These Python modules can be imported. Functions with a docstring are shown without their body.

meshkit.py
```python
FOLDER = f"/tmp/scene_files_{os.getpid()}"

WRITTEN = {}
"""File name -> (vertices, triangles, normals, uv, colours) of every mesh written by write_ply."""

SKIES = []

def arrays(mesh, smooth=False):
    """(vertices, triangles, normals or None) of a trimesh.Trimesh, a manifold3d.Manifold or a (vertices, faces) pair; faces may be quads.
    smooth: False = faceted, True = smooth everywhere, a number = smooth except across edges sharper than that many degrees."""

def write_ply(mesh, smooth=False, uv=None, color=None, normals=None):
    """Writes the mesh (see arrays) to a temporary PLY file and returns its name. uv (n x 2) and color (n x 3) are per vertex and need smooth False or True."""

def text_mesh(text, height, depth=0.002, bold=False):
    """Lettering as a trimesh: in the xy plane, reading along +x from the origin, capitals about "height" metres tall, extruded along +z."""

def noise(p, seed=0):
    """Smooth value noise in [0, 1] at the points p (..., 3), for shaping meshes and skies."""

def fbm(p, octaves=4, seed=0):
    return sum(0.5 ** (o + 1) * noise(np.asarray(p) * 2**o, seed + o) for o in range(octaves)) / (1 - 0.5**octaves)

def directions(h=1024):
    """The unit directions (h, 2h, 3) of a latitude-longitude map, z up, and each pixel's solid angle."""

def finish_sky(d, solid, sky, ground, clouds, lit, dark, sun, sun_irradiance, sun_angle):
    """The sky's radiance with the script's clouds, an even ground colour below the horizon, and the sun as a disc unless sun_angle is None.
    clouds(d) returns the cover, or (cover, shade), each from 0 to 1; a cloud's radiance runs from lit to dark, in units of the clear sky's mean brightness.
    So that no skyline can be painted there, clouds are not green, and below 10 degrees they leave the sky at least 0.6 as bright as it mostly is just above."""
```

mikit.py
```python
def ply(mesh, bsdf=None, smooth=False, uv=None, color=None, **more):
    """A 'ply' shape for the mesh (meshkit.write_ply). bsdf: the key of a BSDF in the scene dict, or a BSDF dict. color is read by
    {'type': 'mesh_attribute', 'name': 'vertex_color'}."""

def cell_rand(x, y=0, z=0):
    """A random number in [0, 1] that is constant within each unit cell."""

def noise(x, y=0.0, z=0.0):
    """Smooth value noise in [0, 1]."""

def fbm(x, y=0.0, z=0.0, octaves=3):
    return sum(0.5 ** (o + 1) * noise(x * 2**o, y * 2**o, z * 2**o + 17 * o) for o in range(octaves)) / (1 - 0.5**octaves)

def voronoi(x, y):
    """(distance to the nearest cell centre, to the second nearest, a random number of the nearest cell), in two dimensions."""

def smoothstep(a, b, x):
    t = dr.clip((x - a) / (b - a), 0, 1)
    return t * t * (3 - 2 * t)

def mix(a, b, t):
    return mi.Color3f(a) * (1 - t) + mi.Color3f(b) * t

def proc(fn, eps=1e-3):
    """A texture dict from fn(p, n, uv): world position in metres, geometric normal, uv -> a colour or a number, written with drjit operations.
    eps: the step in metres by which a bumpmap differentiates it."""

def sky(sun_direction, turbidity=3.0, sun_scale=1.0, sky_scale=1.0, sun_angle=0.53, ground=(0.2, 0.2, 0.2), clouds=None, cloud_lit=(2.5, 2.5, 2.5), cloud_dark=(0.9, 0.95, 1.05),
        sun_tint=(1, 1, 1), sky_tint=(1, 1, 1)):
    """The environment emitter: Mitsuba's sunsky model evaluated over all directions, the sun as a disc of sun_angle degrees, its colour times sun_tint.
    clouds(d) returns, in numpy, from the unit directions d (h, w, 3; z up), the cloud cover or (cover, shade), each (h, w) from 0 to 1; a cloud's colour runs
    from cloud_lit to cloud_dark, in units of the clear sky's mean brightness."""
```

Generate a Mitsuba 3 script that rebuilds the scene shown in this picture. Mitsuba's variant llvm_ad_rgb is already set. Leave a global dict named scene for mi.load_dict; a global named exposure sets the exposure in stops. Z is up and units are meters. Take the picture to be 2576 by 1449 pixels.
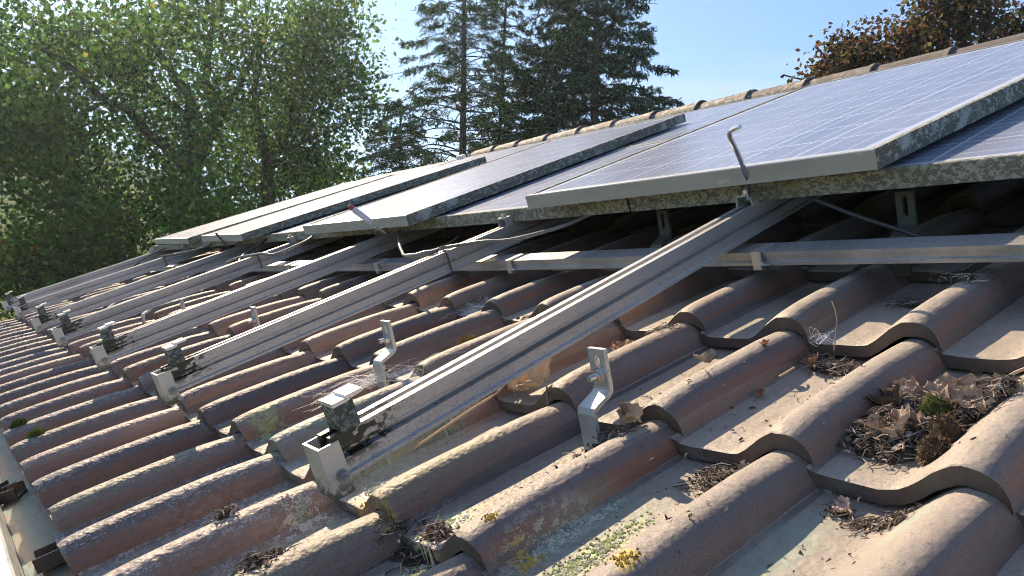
import math, random
import numpy as np, trimesh, drjit as dr, mitsuba as mi
import mikit, meshkit
from mikit import noise, fbm, voronoi, cell_rand, smoothstep, mix
from scipy.interpolate import PchipInterpolator
from shapely.geometry import Polygon, LineString

# ------------------------------------------------------------------ frame of the roof
# roof coordinates: u along the eave (away from the viewer), v up the slope, w out of the roof; 1 unit = S metres
S, PITCH, Z0 = 0.5, math.radians(21.5), 3.5
SN, CS = math.sin(PITCH), math.cos(PITCH)
def W(p):
    p = np.asarray(p, float)
    u, v, w = p[..., 0], p[..., 1], p[..., 2]
    return S * np.stack([-u, v * CS - w * SN, v * SN + w * CS], -1) + np.array([0, 0, Z0])
R3 = np.array([[-1, 0, 0], [0, CS, -SN], [0, SN, CS]])        # (u,v,w) -> world directions

# ------------------------------------------------------------------ camera, sky, exposure
CAMM = np.array([[-0.606, -0.020, 0.795], [0.748, -0.354, 0.561], [-0.270, -0.935, -0.230]])   # columns: right, down, forward, in (u,v,w)
EYE = W([0, 0, 1.0])
FWD, DOWN, RIGHT = R3 @ CAMM[:, 2], R3 @ CAMM[:, 1], R3 @ CAMM[:, 0]
FOCAL = 1951.5
scene, labels = {}, {}
scene['camera'] = dict(type='perspective', fov=66.85, fov_axis='x', near_clip=0.02, far_clip=5000.0,
    to_world=mi.ScalarTransform4f().look_at(origin=EYE.tolist(), target=(EYE + FWD).tolist(), up=(-DOWN).tolist()))
SUN = R3 @ np.array([1.28, .56, 1.0])
def wisps(d):
    x, y = d[..., 0] / np.maximum(d[..., 2] + .12, .05), d[..., 1] / np.maximum(d[..., 2] + .12, .05)
    q = np.stack([(x + y) * .55, (x - y) * 2.6, x * 0], -1)
    return np.clip((meshkit.fbm(q, 4, 5) - .46) * 1.5, 0, .35) * np.clip(d[..., 2] * 6, 0, 1)
scene['sky'] = mikit.sky(SUN.tolist(), turbidity=3.0, clouds=wisps, cloud_lit=(1.9, 1.9, 1.9), cloud_dark=(1.6, 1.65, 1.7), sun_tint=(1.0, 0.97, 0.93), sky_tint=(.76, .84, .95))
exposure = 2.7
HAZE = 0.0008

def sight(x, y, dist):
    """A world point in the direction of the photograph's (2576 x 1449) point at that horizontal distance."""
    d = RIGHT * (x - 1288) / FOCAL + DOWN * (y - 724.5) / FOCAL + FWD
    return EYE + d * dist / math.hypot(d[0], d[1])

# ------------------------------------------------------------------ scene book-keeping
def numbered(k):
    if k not in labels and k not in scene: return k
    i = 1
    while f'{k}_{i:03d}' in labels or f'{k}_{i:03d}' in scene: i += 1
    return f'{k}_{i:03d}'
def thing(name, label, cat, group=None, kind=None):
    k = numbered(name)
    labels[k] = {'label': label, 'category': cat}
    if group: labels[k]['group'] = group
    if kind: labels[k]['kind'] = kind
    return k
def put(key, mesh, mat, smooth=False, label=None, kind=None, **more):
    """one entry of the scene; key numbered if taken"""
    i, k = 1, key
    while k in scene: k = f'{key}_{i:03d}'; i += 1
    scene[k] = mikit.ply(mesh, mat, smooth, **more) if not isinstance(mesh, dict) else mesh
    if label or kind: labels.setdefault(k, {})
    if label: labels[k]['label'] = label
    if kind: labels[k]['kind'] = kind
    return k

# ------------------------------------------------------------------ mesh helpers (all in roof units unless said otherwise)
class MB:
    def __init__(s): s.v, s.f, s.n = [], [], 0
    def add(s, v, f):
        v, f = np.asarray(v, float), np.asarray(f, int)
        if f.shape[1] == 4: f = np.vstack([f[:, [0, 1, 2]], f[:, [0, 2, 3]]])
        s.v.append(v); s.f.append(f + s.n); s.n += len(v)
        return s
    def mesh(s, roof=True):
        v, f = np.vstack(s.v), np.vstack(s.f)
        if roof: v, f = W(v), f[:, ::-1]
        return trimesh.Trimesh(v, f, process=False)
def box(u0, u1, v0, v1, w0, w1, c=0.0):
    """box with chamfered upright edges"""
    if c <= 0: P = [(u0, v0), (u1, v0), (u1, v1), (u0, v1)]
    else: P = [(u0 + c, v0), (u1 - c, v0), (u1, v0 + c), (u1, v1 - c), (u1 - c, v1), (u0 + c, v1), (u0, v1 - c), (u0, v0 + c)]
    m = trimesh.creation.extrude_polygon(Polygon(P), w1 - w0, engine='earcut')
    return m.vertices + [0, 0, w0], m.faces
def extrude(poly, P0, P1, up=(0, 0, 1)):
    """extrude polygon (side, up) along P0 -> P1"""
    P0, P1 = np.array(P0, float), np.array(P1, float)
    t = P1 - P0; L = np.linalg.norm(t); t /= L
    side = np.cross(t, up); side /= np.linalg.norm(side); upv = np.cross(side, t)
    m = trimesh.creation.extrude_polygon(poly if isinstance(poly, Polygon) else Polygon(poly), L, engine='earcut')
    v = m.vertices
    return P0 + v[:, :1] * side + v[:, 1:2] * upv + v[:, 2:] * t, m.faces
def spline(P, n=8):
    P = np.asarray(P, float)
    if len(P) < 3: return P
    t = np.r_[0, np.cumsum(np.linalg.norm(np.diff(P[:, :3], axis=0), axis=1))]
    return np.asarray(PchipInterpolator(t, P, axis=0)(np.linspace(0, t[-1], n * (len(P) - 1) + 1)))
def tube(P, r, n=8):
    P = np.asarray(P, float); k = len(P)
    r = np.broadcast_to(np.asarray(r, float), (k,))
    t = np.gradient(P, axis=0); t /= np.maximum(np.linalg.norm(t, axis=1, keepdims=True), 1e-9)
    ref = np.array([0.31, 0.17, 0.93]) if abs(t[0] @ [0.31, 0.17, 0.93]) < 0.9 else np.array([1, 0, 0.])
    a = np.cross(t, ref); a /= np.maximum(np.linalg.norm(a, axis=1, keepdims=True), 1e-9)
    b = np.cross(t, a)
    th = np.arange(n) * 2 * np.pi / n
    v = P[:, None] + r[:, None, None] * (np.cos(th)[None, :, None] * a[:, None] + np.sin(th)[None, :, None] * b[:, None])
    v = v.reshape(-1, 3)
    i, j = np.meshgrid(np.arange(k - 1), np.arange(n), indexing='ij')
    f = np.stack([i * n + j, i * n + (j + 1) % n, (i + 1) * n + (j + 1) % n, (i + 1) * n + j], -1).reshape(-1, 4)
    f = np.vstack([f[:, [0, 1, 2]], f[:, [0, 2, 3]]])
    v = np.vstack([v, P[:1], P[-1:]]); c0, c1 = k * n, k * n + 1
    e = np.arange(n)
    f = np.vstack([f, np.stack([e * 0 + c0, (e + 1) % n, e], 1), np.stack([e * 0 + c1, (k - 1) * n + e, (k - 1) * n + (e + 1) % n], 1)])
    return v, f
def grid(P):
    """P (a,b,3) -> verts, quads"""
    a, b = P.shape[:2]
    i, j = np.meshgrid(np.arange(a - 1), np.arange(b - 1), indexing='ij')
    return P.reshape(-1, 3), np.stack([i * b + j, (i + 1) * b + j, (i + 1) * b + j + 1, i * b + j + 1], -1).reshape(-1, 4)
def disc_rod(P0, P1, r, n=6, rot=0):
    P = np.array([P0, P1], float)
    return tube(P, r, n)

# ------------------------------------------------------------------ tile geometry
PU, PV, U0, V0 = 0.4343, 0.7153, 0.620, 0.031
_sp = [0, .012, .05, .165, .205, .24, .275, .31, .345, .375, .40, .42, .434]
_wp = [-.042, -.053, -.057, -.057, -.049, -.025, .008, .038, .056, .057, .047, .024, -.012]
PROF = PchipInterpolator(_sp, _wp)
def tile_top(s, t):
    w = PROF(np.clip(s, 0, .434)); hump = np.clip((w + .057) / .114, 0, 1)
    return w - .060 * t / PV - hump * (.010 * np.exp(-t / .04) + .006 * ((t - .38) / .38) ** 2 + .010 * np.clip((t - .5) / .22, 0, 1) ** 2) - .004 * np.exp(-t / .006)
def roof_w(u, v):
    """height of the tiles' upper surface"""
    k = np.floor((u - U0) / PU); s = PU - (u - U0 - k * PU)
    r = np.floor((v - V0) / PV); t = v - V0 - r * PV
    return tile_top(s, t)
def tile_mesh(seed, fine=True):
    rng = np.random.default_rng(seed)
    s = np.array([-.02, 0, .012, .05, .11, .165, .19, .21, .235, .26, .285, .31, .33, .35, .37, .388, .402, .415, .425, .434]) if fine else np.array([-.02, .01, .165, .215, .26, .31, .345, .385, .415, .434])
    t = np.array([0, .004, .012, .03, .06, .1, .16, .24, .34, .45, .56, .66, .74, .80]) if fine else np.array([0, .01, .05, .14, .4, .8])
    ss, tt = np.meshgrid(s, t, indexing='ij')
    w = tile_top(ss, tt)
    P = np.stack([-ss, tt, w], -1)
    q = np.stack([ss * 9 + seed * 7.3, tt * 5, w * 0], -1)
    d = (meshkit.fbm(q, 3, seed) - .5)
    P[..., 2] += d * .004
    P[0, :, 2] += .02 * np.clip(tt[0] * 50, 0, 1)*0
    edge = (meshkit.noise(np.stack([s * 45, s * 0 + seed, s * 0], -1), seed) - .5) * .012
    P[:, 0, 1] += edge; P[:, 1, 1] += edge * .8
    m = MB(); v, f = grid(P); m.add(v, f)
    th = .036
    # front face and a strip of the underside
    hump = np.clip((PROF(np.clip(s, 0, .434)) + .057) / .114, 0, 1)
    under = PROF(np.clip(s, 0, .434)) - .046 - .024 * hump
    F = np.stack([P[:, 0], np.stack([-s, P[:, 0, 1] + .004, under], -1)], 1)
    v, f = grid(F); m.add(v, f[:, ::-1])
    G = np.stack([F[:, 1], np.stack([-s, P[:, 0, 1] + .14, under - .004], -1)], 1)
    v, f = grid(G); m.add(v, f[:, ::-1])
    # lip down the right edge (towards the viewer), slightly flared, chipped
    lipb = PROF(.434) - .060 * t / PV - .044 + (meshkit.noise(np.stack([t * 14, t * 0 + seed, t * 0], -1), seed + 3) - .5) * .006
    Lp = np.stack([P[-1], np.stack([np.full(len(t), -.438), t + .002, np.minimum(lipb, P[-1, :, 2] - .012)], -1)], 0)
    v, f = grid(Lp); m.add(v, f)
    v, f = np.vstack(m.v), np.vstack(m.f)
    return v, f

# ------------------------------------------------------------------ materials
def rloc(p):
    """world point -> roof coordinates, for the procedural textures"""
    y, z = p.y / S, (p.z - Z0) / S
    return -p.x / S, y * CS + z * SN, z * CS - y * SN
def mat(name, **k): scene[name] = dict(type='twosided', bsdf=k)
def proc(fn, **k): return mikit.proc(fn, **k)
def blob(u, v, cu, cv, ru, rv):
    return dr.maximum(0, 1 - dr.square((u - cu) / ru) - dr.square((v - cv) / rv))

def tile_colour(p, n, uv):
    u, v, w = rloc(p)
    cu = (u - U0) / PU; cv = (v - V0 + .006) / PV
    ku, kv = dr.floor(cu), dr.floor(cv)
    fu = cu - ku                                  # 0 right corner .. 1 left edge of the tile
    r1, r2, r3 = cell_rand(ku, kv, 1), cell_rand(ku, kv, 2), cell_rand(ku, kv, 3)
    n1 = fbm(u * 6, v * 3, 3 + w * 6, 3); n2 = fbm(u * 30, v * 30, w * 30, 3); n3 = fbm(u * 210, v * 210, w * 210, 2)
    up = n.y * (-SN) + n.z * CS                   # how far the face looks out of the roof
    clay = mix((.145, .122, .112), (.168, .134, .118), r1)
    clay = mix(clay, (.27, .18, .145), smoothstep(.66, .95, r2) * .8 * smoothstep(.8, 2.2, u))
    clay = mix(clay, (.110, .090, .090), smoothstep(.5, .1, r2) * .7)
    dusty = mix((.315, .272, .226), (.258, .220, .185), n1)
    near = smoothstep(-.2, 1.5, v - .22 * u + .5 * (r3 - .5))       # upper and nearer tiles are the dustier ones
    dust_sunlit = smoothstep(.40, .88, up - .65 * n.x + (n1 - .5) * .3) * (.30 + .70 * near)  # dust on upward faces; sunward flank also painted paler, far flank left dark
    c = mix(clay, dusty, dr.clip(dust_sunlit, 0, 1) * .95)
    lip = smoothstep(.075, .02, fu) * smoothstep(.72, .30, up)      # worn, redder lip at the foot of each roll
    c = mix(c, mix((.27, .125, .08), (.15, .09, .07), n2), lip * (.25 + .75 * r1))
    c = mix(c, (.075, .058, .050), smoothstep(.55, .9, -(n.y * CS + n.z * SN)) * .75)      # dark engobe plus painted shade on nose fronts facing down the slope
    c = c * (.86 + .28 * n1) * (.86 + .28 * n2) * (.86 + .28 * n3)
    l1 = fbm(u * 13 + 3, v * 9, w * 13, 3); l2 = fbm(u * 52, v * 52, w * 52, 3); l3 = fbm(u * 240, v * 220, w * 240, 2)
    low = smoothstep(1.7, .5, v + .12 * (r1 - .5))
    c = mix(c, (.075, .062, .052), smoothstep(.60, .70, l3 * .75 + .25 * n2) * (.22 + .5 * low))          # dark weather specks
    crust = smoothstep(.54, .62, l3 * .65 + l2 * .35) * smoothstep(.35, .8, up) * low * smoothstep(1.2, 2.4, u)
    c = mix(c, (.47, .43, .40), crust * .65)
    foot = smoothstep(.99, .86, fu) * smoothstep(.56, .70, fu)
    zone = smoothstep(1.9, .9, v + u * .08)
    spk = l2 * .55 + l3 * .45
    mint = smoothstep(.50, .56, spk * .6 + l1 * .4) * zone * foot
    mz = blob(u, v, .985, 1.20, .07, .22) * 1.5 + blob(u, v, 2.40, 1.03, .12, .34) * 1.5 + blob(u, v, 2.85, .95, .2, .35) * .6 + blob(u, v, 1.46, 1.06, .05, .25) + blob(u, v, .765, 1.33, .05, .14) * 1.2 + blob(u, v, 3.0, .95, .2, .2) * .6
    mint = dr.maximum(mint, smoothstep(.33, .50, spk * .5 + l1 * .5 + .05) * dr.clip(mz, 0, 1))
    c = mix(c, mix((.18, .245, .185), (.30, .35, .29), l2), dr.clip(mint, 0, 1) * .6)
    yz = blob(u, v, 1.345, .97, .055, .22) + blob(u, v, 1.81, .86, .06, .13) + blob(u, v, 1.75, .66, .08, .12) * .5 + blob(u, v, 3.25, .87, .10, .08) + blob(u, v, .90, .78, .06, .3) * .4
    yel = smoothstep(.49, .54, spk + .08 * (dr.clip(yz, 0, 1) - .45)) * dr.clip(yz * 1.5, 0, 1)
    c = mix(c, mix((.24, .30, .09), (.38, .42, .22), l3), yel * .8)
    pz = blob(u, v, 1.82, .82, .07, .10) * 2 + blob(u, v, 1.76, .66, .07, .10) * 1.4 + blob(u, v, 2.25, .85, .07, .10) * 1.4 + blob(u, v, 1.47, .94, .05, .2) * .8 + blob(u, v, 2.34, .63, .06, .1) + blob(u, v, 2.6, .45, .3, .3) * .3
    pale = smoothstep(.50, .54, spk) * dr.clip(pz, 0, 1)
    c = mix(c, (.52, .50, .42), pale * .8)
    oz = blob(u, v, 1.548, .835, .022, .03) + blob(u, v, 2.17, .78, .06, .05) + blob(u, v, 1.95, .725, .04, .05) + blob(u, v, 1.455, .85, .05, .06) + blob(u, v, 1.13, .88, .05, .05) + blob(u, v, 1.22, .86, .04, .04) + blob(u, v, 3.5, .86, .06, .05) * .8
    c = mix(c, (.42, .30, .055), smoothstep(.50, .56, spk) * dr.clip(oz * 1.6, 0, 1) * .8)
    film = smoothstep(.40, .75, fbm(u * 3 + 40, v * 2.2, 2, 2)) * smoothstep(.80, .95, r3) * smoothstep(.3, .75, up)
    c = mix(c, (.22, .215, .13), film * .55 * smoothstep(.62, .5, fu))
    pile = blob(u, v, 2.0, .50, .08, .4) + blob(u, v, 2.90, 1.80, .08, .5) + blob(u, v, 2.95, 1.30, .07, .2)
    c = mix(c, (.185, .19, .10), smoothstep(.35, .6, spk) * dr.clip(pile * 1.5, 0, 1) * .6)
    return c
def tile_bump(p, n, uv):
    u, v, w = rloc(p)
    g = fbm(u * 90, v * 90, w * 90, 2); l = fbm(u * 26, v * 26, w * 26, 2)
    low = smoothstep(2.4, .6, v) * smoothstep(.5, 2.5, u)
    return (g * (.55 + 1.3 * low) + l * 1.2) * .0016
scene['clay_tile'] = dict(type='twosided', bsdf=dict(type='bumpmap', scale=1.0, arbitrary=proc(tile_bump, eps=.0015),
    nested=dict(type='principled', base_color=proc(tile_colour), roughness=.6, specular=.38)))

def ridge_colour(p, n, uv):
    u, v, w = rloc(p)
    a = fbm(u * 5, v * 9, w * 9, 3); b = fbm(u * 22, v * 30, w * 30, 3)
    c = mix((.13, .108, .097), (.175, .147, .13), a)
    c = mix(c, (.58, .56, .50), smoothstep(.52, .60, b) * smoothstep(3.5, 7.5, u + 2 * (a - .5)) * .75)
    return mix(c, (.09, .09, .065), smoothstep(.50, .64, fbm(u * 14 + 7, v * 20, w * 20, 3)) * .8) * .78
scene['ridge_clay'] = dict(type='twosided', bsdf=dict(type='principled', base_color=proc(ridge_colour), roughness=.7, specular=.3))
def alu_colour(p, n, uv):
    u, v, w = rloc(p)
    a = fbm(u * 14, v * 3, w * 14, 3); sp = fbm(u * 260, v * 190, w * 260, 2)
    c = mix((.50, .495, .49), (.60, .59, .58), a)
    low = smoothstep(2.2, .9, v)
    c = mix(c, (.15, .14, .135), smoothstep(.66, .74, sp + .07 * low - .03) * .65)
    c = mix(c, (.20, .19, .16), smoothstep(.5, .8, fbm(u * 9, v * 2, w * 9, 3)) * .3)
    c = mix(c, (.055, .06, .045), smoothstep(.44, .60, fbm(u * 60, v * 50, w * 60, 3) + .24 * smoothstep(.82, .70, v) - .06) * smoothstep(.92, .78, v) * smoothstep(.18, .22, w))
    return c * .86
mat('weathered_aluminium', type='principled', base_color=proc(alu_colour), metallic=.6, roughness=.38, specular=.5)
def frame_c2(p, n, uv):
    u, v, w = rloc(p)
    a = fbm(u * 12, v * 12, w * 12, 3); b = fbm(u * 60, v * 60, w * 60, 3)
    c = mix((.44, .44, .40), (.56, .55, .51), a)
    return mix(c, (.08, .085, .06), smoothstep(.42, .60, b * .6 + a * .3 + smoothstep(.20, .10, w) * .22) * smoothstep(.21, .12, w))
def mossy(p, n, uv):
    u, v, w = rloc(p)
    a = fbm(u * 95, v * 95, w * 95, 3)
    return mix(mix((.035, .045, .03), (.10, .10, .08), fbm(u * 18, v * 18, w * 18, 2)), (.25, .245, .23), smoothstep(.42, .68, a) * .8)
mat('mossy_aluminium', type='principled', base_color=proc(mossy), metallic=.1, roughness=.7)
mat('shoe_aluminium', type='principled', base_color=proc(frame_c2), metallic=.45, roughness=.36)
mat('dull_bolt', type='principled', base_color=dict(type='rgb', value=(.30, .30, .30)), metallic=.8, roughness=.4)
mat('bright_aluminium', type='principled', base_color=dict(type='rgb', value=(.70, .69, .67)), metallic=.75, roughness=.33)
mat('stainless', type='principled', base_color=dict(type='rgb', value=(.62, .61, .60)), metallic=1.0, roughness=.22)
def galv(p, n, uv):
    u, v, w = rloc(p)
    a = fbm(u * 30, v * 30, w * 30, 3); sp = noise(u * 130, v * 130, w * 130)
    return mix(mix((.40, .42, .43), (.55, .56, .56), a), (.14, .13, .11), smoothstep(.80, .9, sp) * .8)
mat('galvanised_steel', type='principled', base_color=proc(galv), metallic=.6, roughness=.40)
mat('shaded_steel', type='principled', base_color=dict(type='rgb', value=(.085, .085, .07)), metallic=.2, roughness=.6)  # hook steel darkened, with the shade under the panels painted in
def frame_clean(p, n, uv):
    u, v, w = rloc(p)
    a = fbm(u * 5, v * 5, w * 20, 3)
    return mix(mix((.33, .33, .315), (.42, .42, .40), a), (.55, .54, .50), smoothstep(.72, .8, fbm(u * 24, v * 24, w * 24, 2)) * .5)
mat('frame_aluminium', type='principled', base_color=proc(frame_clean), metallic=.35, roughness=.45)
def frame_lichen(p, n, uv):
    u, v, w = rloc(p)
    a = fbm(u * 60 + 2, v * 60, w * 44, 3); b = fbm(u * 120, v * 120, w * 120 + 5, 3); c0 = fbm(u * 13 + 60, v * 13, w * 9, 3)
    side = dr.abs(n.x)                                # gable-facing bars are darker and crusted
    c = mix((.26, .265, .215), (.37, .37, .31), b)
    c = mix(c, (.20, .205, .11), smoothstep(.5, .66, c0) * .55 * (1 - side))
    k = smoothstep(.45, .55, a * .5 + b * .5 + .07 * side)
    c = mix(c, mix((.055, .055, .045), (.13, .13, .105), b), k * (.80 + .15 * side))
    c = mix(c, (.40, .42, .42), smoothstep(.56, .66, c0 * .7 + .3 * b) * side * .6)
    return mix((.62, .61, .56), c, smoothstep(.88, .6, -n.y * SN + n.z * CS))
def frame_lichen_b(p, n, uv):
    u, v, w = rloc(p)
    return fbm(u * 40, v * 40, w * 60, 3) * .003
scene['lichen_frame'] = dict(type='twosided', bsdf=dict(type='bumpmap', scale=1.0, arbitrary=proc(frame_lichen_b, eps=.002),
    nested=dict(type='principled', base_color=proc(frame_lichen), roughness=.75, specular=.3)))
def cells(nu, nv, bus):
    """blue cells with pale gaps and bus bars, under dusty glass; uv: 0..1 over the laminate"""
    def fn(p, n, uv):
        u, v, w = rloc(p)
        x, y = uv.x * (nu + .35) - .175, uv.y * (nv + .35) - .175
        fx, fy = x - dr.floor(x), y - dr.floor(y)
        gx, gy = dr.minimum(fx, 1 - fx), dr.minimum(fy, 1 - fy)
        out = (x < 0) | (x > nu) | (y < 0) | (y > nv)
        b = fx if bus == 'x' else fy
        bb = dr.minimum(dr.abs(b - .27), dr.abs(b - .73))
        d1, d2, dc = voronoi(x * 8, y * 8)
        col = mix((.020, .035, .10), (.035, .060, .15), dc)
        col = dr.select(bb < .013, mi.Color3f(.30, .33, .37), col)
        col = dr.select((gx < .020) | (gy < .020) | out, mi.Color3f(.42, .45, .50), col)
        dirt_glare = .36 + .30 * fbm(u * 3, v * 1.2, 4, 3)
        edge = smoothstep(.03, .0, uv.y) + smoothstep(.025, .0, uv.x) + smoothstep(.975, 1.0, uv.x)
        spot = smoothstep(.80, .86, noise(u * 38, v * 38)) * smoothstep(.6, .8, noise(u * 3 + 8, v * 3))
        col = mix(col, (.31, .33, .38), dirt_glare * .95)  # dust film, its pale blue also painting sky glare onto the glass
        col = mix(col, (.33, .30, .20), dr.clip(edge, 0, 1) * (.25 + .6 * fbm(u * 20, v * 20, 1, 2)))
        return mix(col, (.12, .10, .08), spot * .6)
    return fn
for k, a in dict(panel_glass=(6, 9, 'x'), panel_glass_wide=(9, 6, 'y')).items():
    mat(k, type='principled', base_color=proc(cells(*a)), roughness=.26, specular=.5)
mat('backsheet', type='diffuse', reflectance=dict(type='rgb', value=(.08, .08, .08)))
mat('black_rubber', type='principled', base_color=dict(type='rgb', value=(.045, .045, .045)), roughness=.42, specular=.5)
mat('grey_cable', type='principled', base_color=dict(type='rgb', value=(.16, .155, .145)), roughness=.45, specular=.5)
def wood(p, n, uv): return mix((.05, .04, .035), (.09, .07, .055), fbm(p.x * 2, p.y * 20, p.z * 20, 2))
mat('dark_wood', type='diffuse', reflectance=proc(wood))
mat('render_wall', type='diffuse', reflectance=dict(type='rgb', value=(.62, .58, .50)))
def gutter_c(p, n, uv):
    u, v, w = rloc(p)
    a = fbm(u * 4, v * 22, 3, 3); b = fbm(u * 26, v * 40, 9, 2)
    c = mix((.11, .155, .15), (.075, .11, .115), a)
    c = mix(c, (.16, .115, .09), smoothstep(.5, .62, fbm(u * 2.5 + 5, v * 26 + u * 3, 2, 3)) * .75)
    return mix(c, (.10, .09, .08), smoothstep(.62, .8, b) * .7)
mat('patina_metal', type='principled', base_color=proc(gutter_c), metallic=.15, roughness=.5)
def zinc(p, n, uv): return mix((.60, .60, .57), (.42, .43, .42), smoothstep(.45, .7, fbm(p.x * 22, p.y * 40, p.z * 40, 3)))
mat('zinc_edge', type='principled', base_color=proc(zinc), metallic=.3, roughness=.45)
mat('brown_paint', type='principled', base_color=dict(type='rgb', value=(.085, .072, .066)), roughness=.4, specular=.5)
VC = {'type': 'mesh_attribute', 'name': 'vertex_color'}
scene['dry_leaf'] = dict(type='principledthin', base_color=VC, roughness=.7, diff_trans=.16, spec_trans=0.0, eta=1.3)
mat('litter', type='principled', base_color=VC, roughness=.8, specular=.2)
mat('moss', type='principled', base_color=VC, roughness=.95, specular=.1)
mat('cobweb', type='principled', base_color=dict(type='rgb', value=(.85, .84, .82)), roughness=.5)
scene['leaf'] = dict(type='principledthin', base_color=VC, roughness=.42, diff_trans=1.15, spec_trans=0.0, eta=1.38)
scene['needles'] = dict(type='principledthin', base_color=VC, roughness=.5, diff_trans=.45, spec_trans=0.0, eta=1.35)
def bark_c(p, n, uv):
    a = fbm(p.x * 9, p.y * 9, p.z * 2.5, 3)
    return mix((.06, .052, .045), (.15, .13, .11), a)
mat('bark', type='diffuse', reflectance=proc(bark_c))
def ground_c(p, n, uv):
    a = fbm(p.x * .12, p.y * .12, 1, 3); b = fbm(p.x * 3, p.y * 3, 2, 2)
    return mix(mix((.045, .085, .02), (.10, .14, .035), a), (.15, .13, .06), smoothstep(.55, .8, b) * .4)
mat('grass_ground', type='diffuse', reflectance=proc(ground_c))
def hill_c(p, n, uv):
    a = fbm(p.x * .02, p.y * .02, 1, 3); b = fbm(p.x * .25, p.y * .25, p.z * .25, 3)
    return mix(mix((.025, .042, .024), (.05, .068, .035), b), (.13, .17, .06), smoothstep(.56, .62, a))
mat('hill_mat', type='diffuse', reflectance=proc(hill_c))

# ------------------------------------------------------------------ the house and its roof
thing('house', 'low house with brown clay pantile roof seen along its eave', 'house')
UA, UB, VR = -1.55, 13.23, 9.42                       # gable ends and ridge line, roof units
m = MB(); m.add(*box(UA + .1, UB - .1, .09, VR, -.26, -.17)); put('house__roof', m.mesh(), 'dark_wood', label='brown pantile roof with rows of raised rolls')
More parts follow.
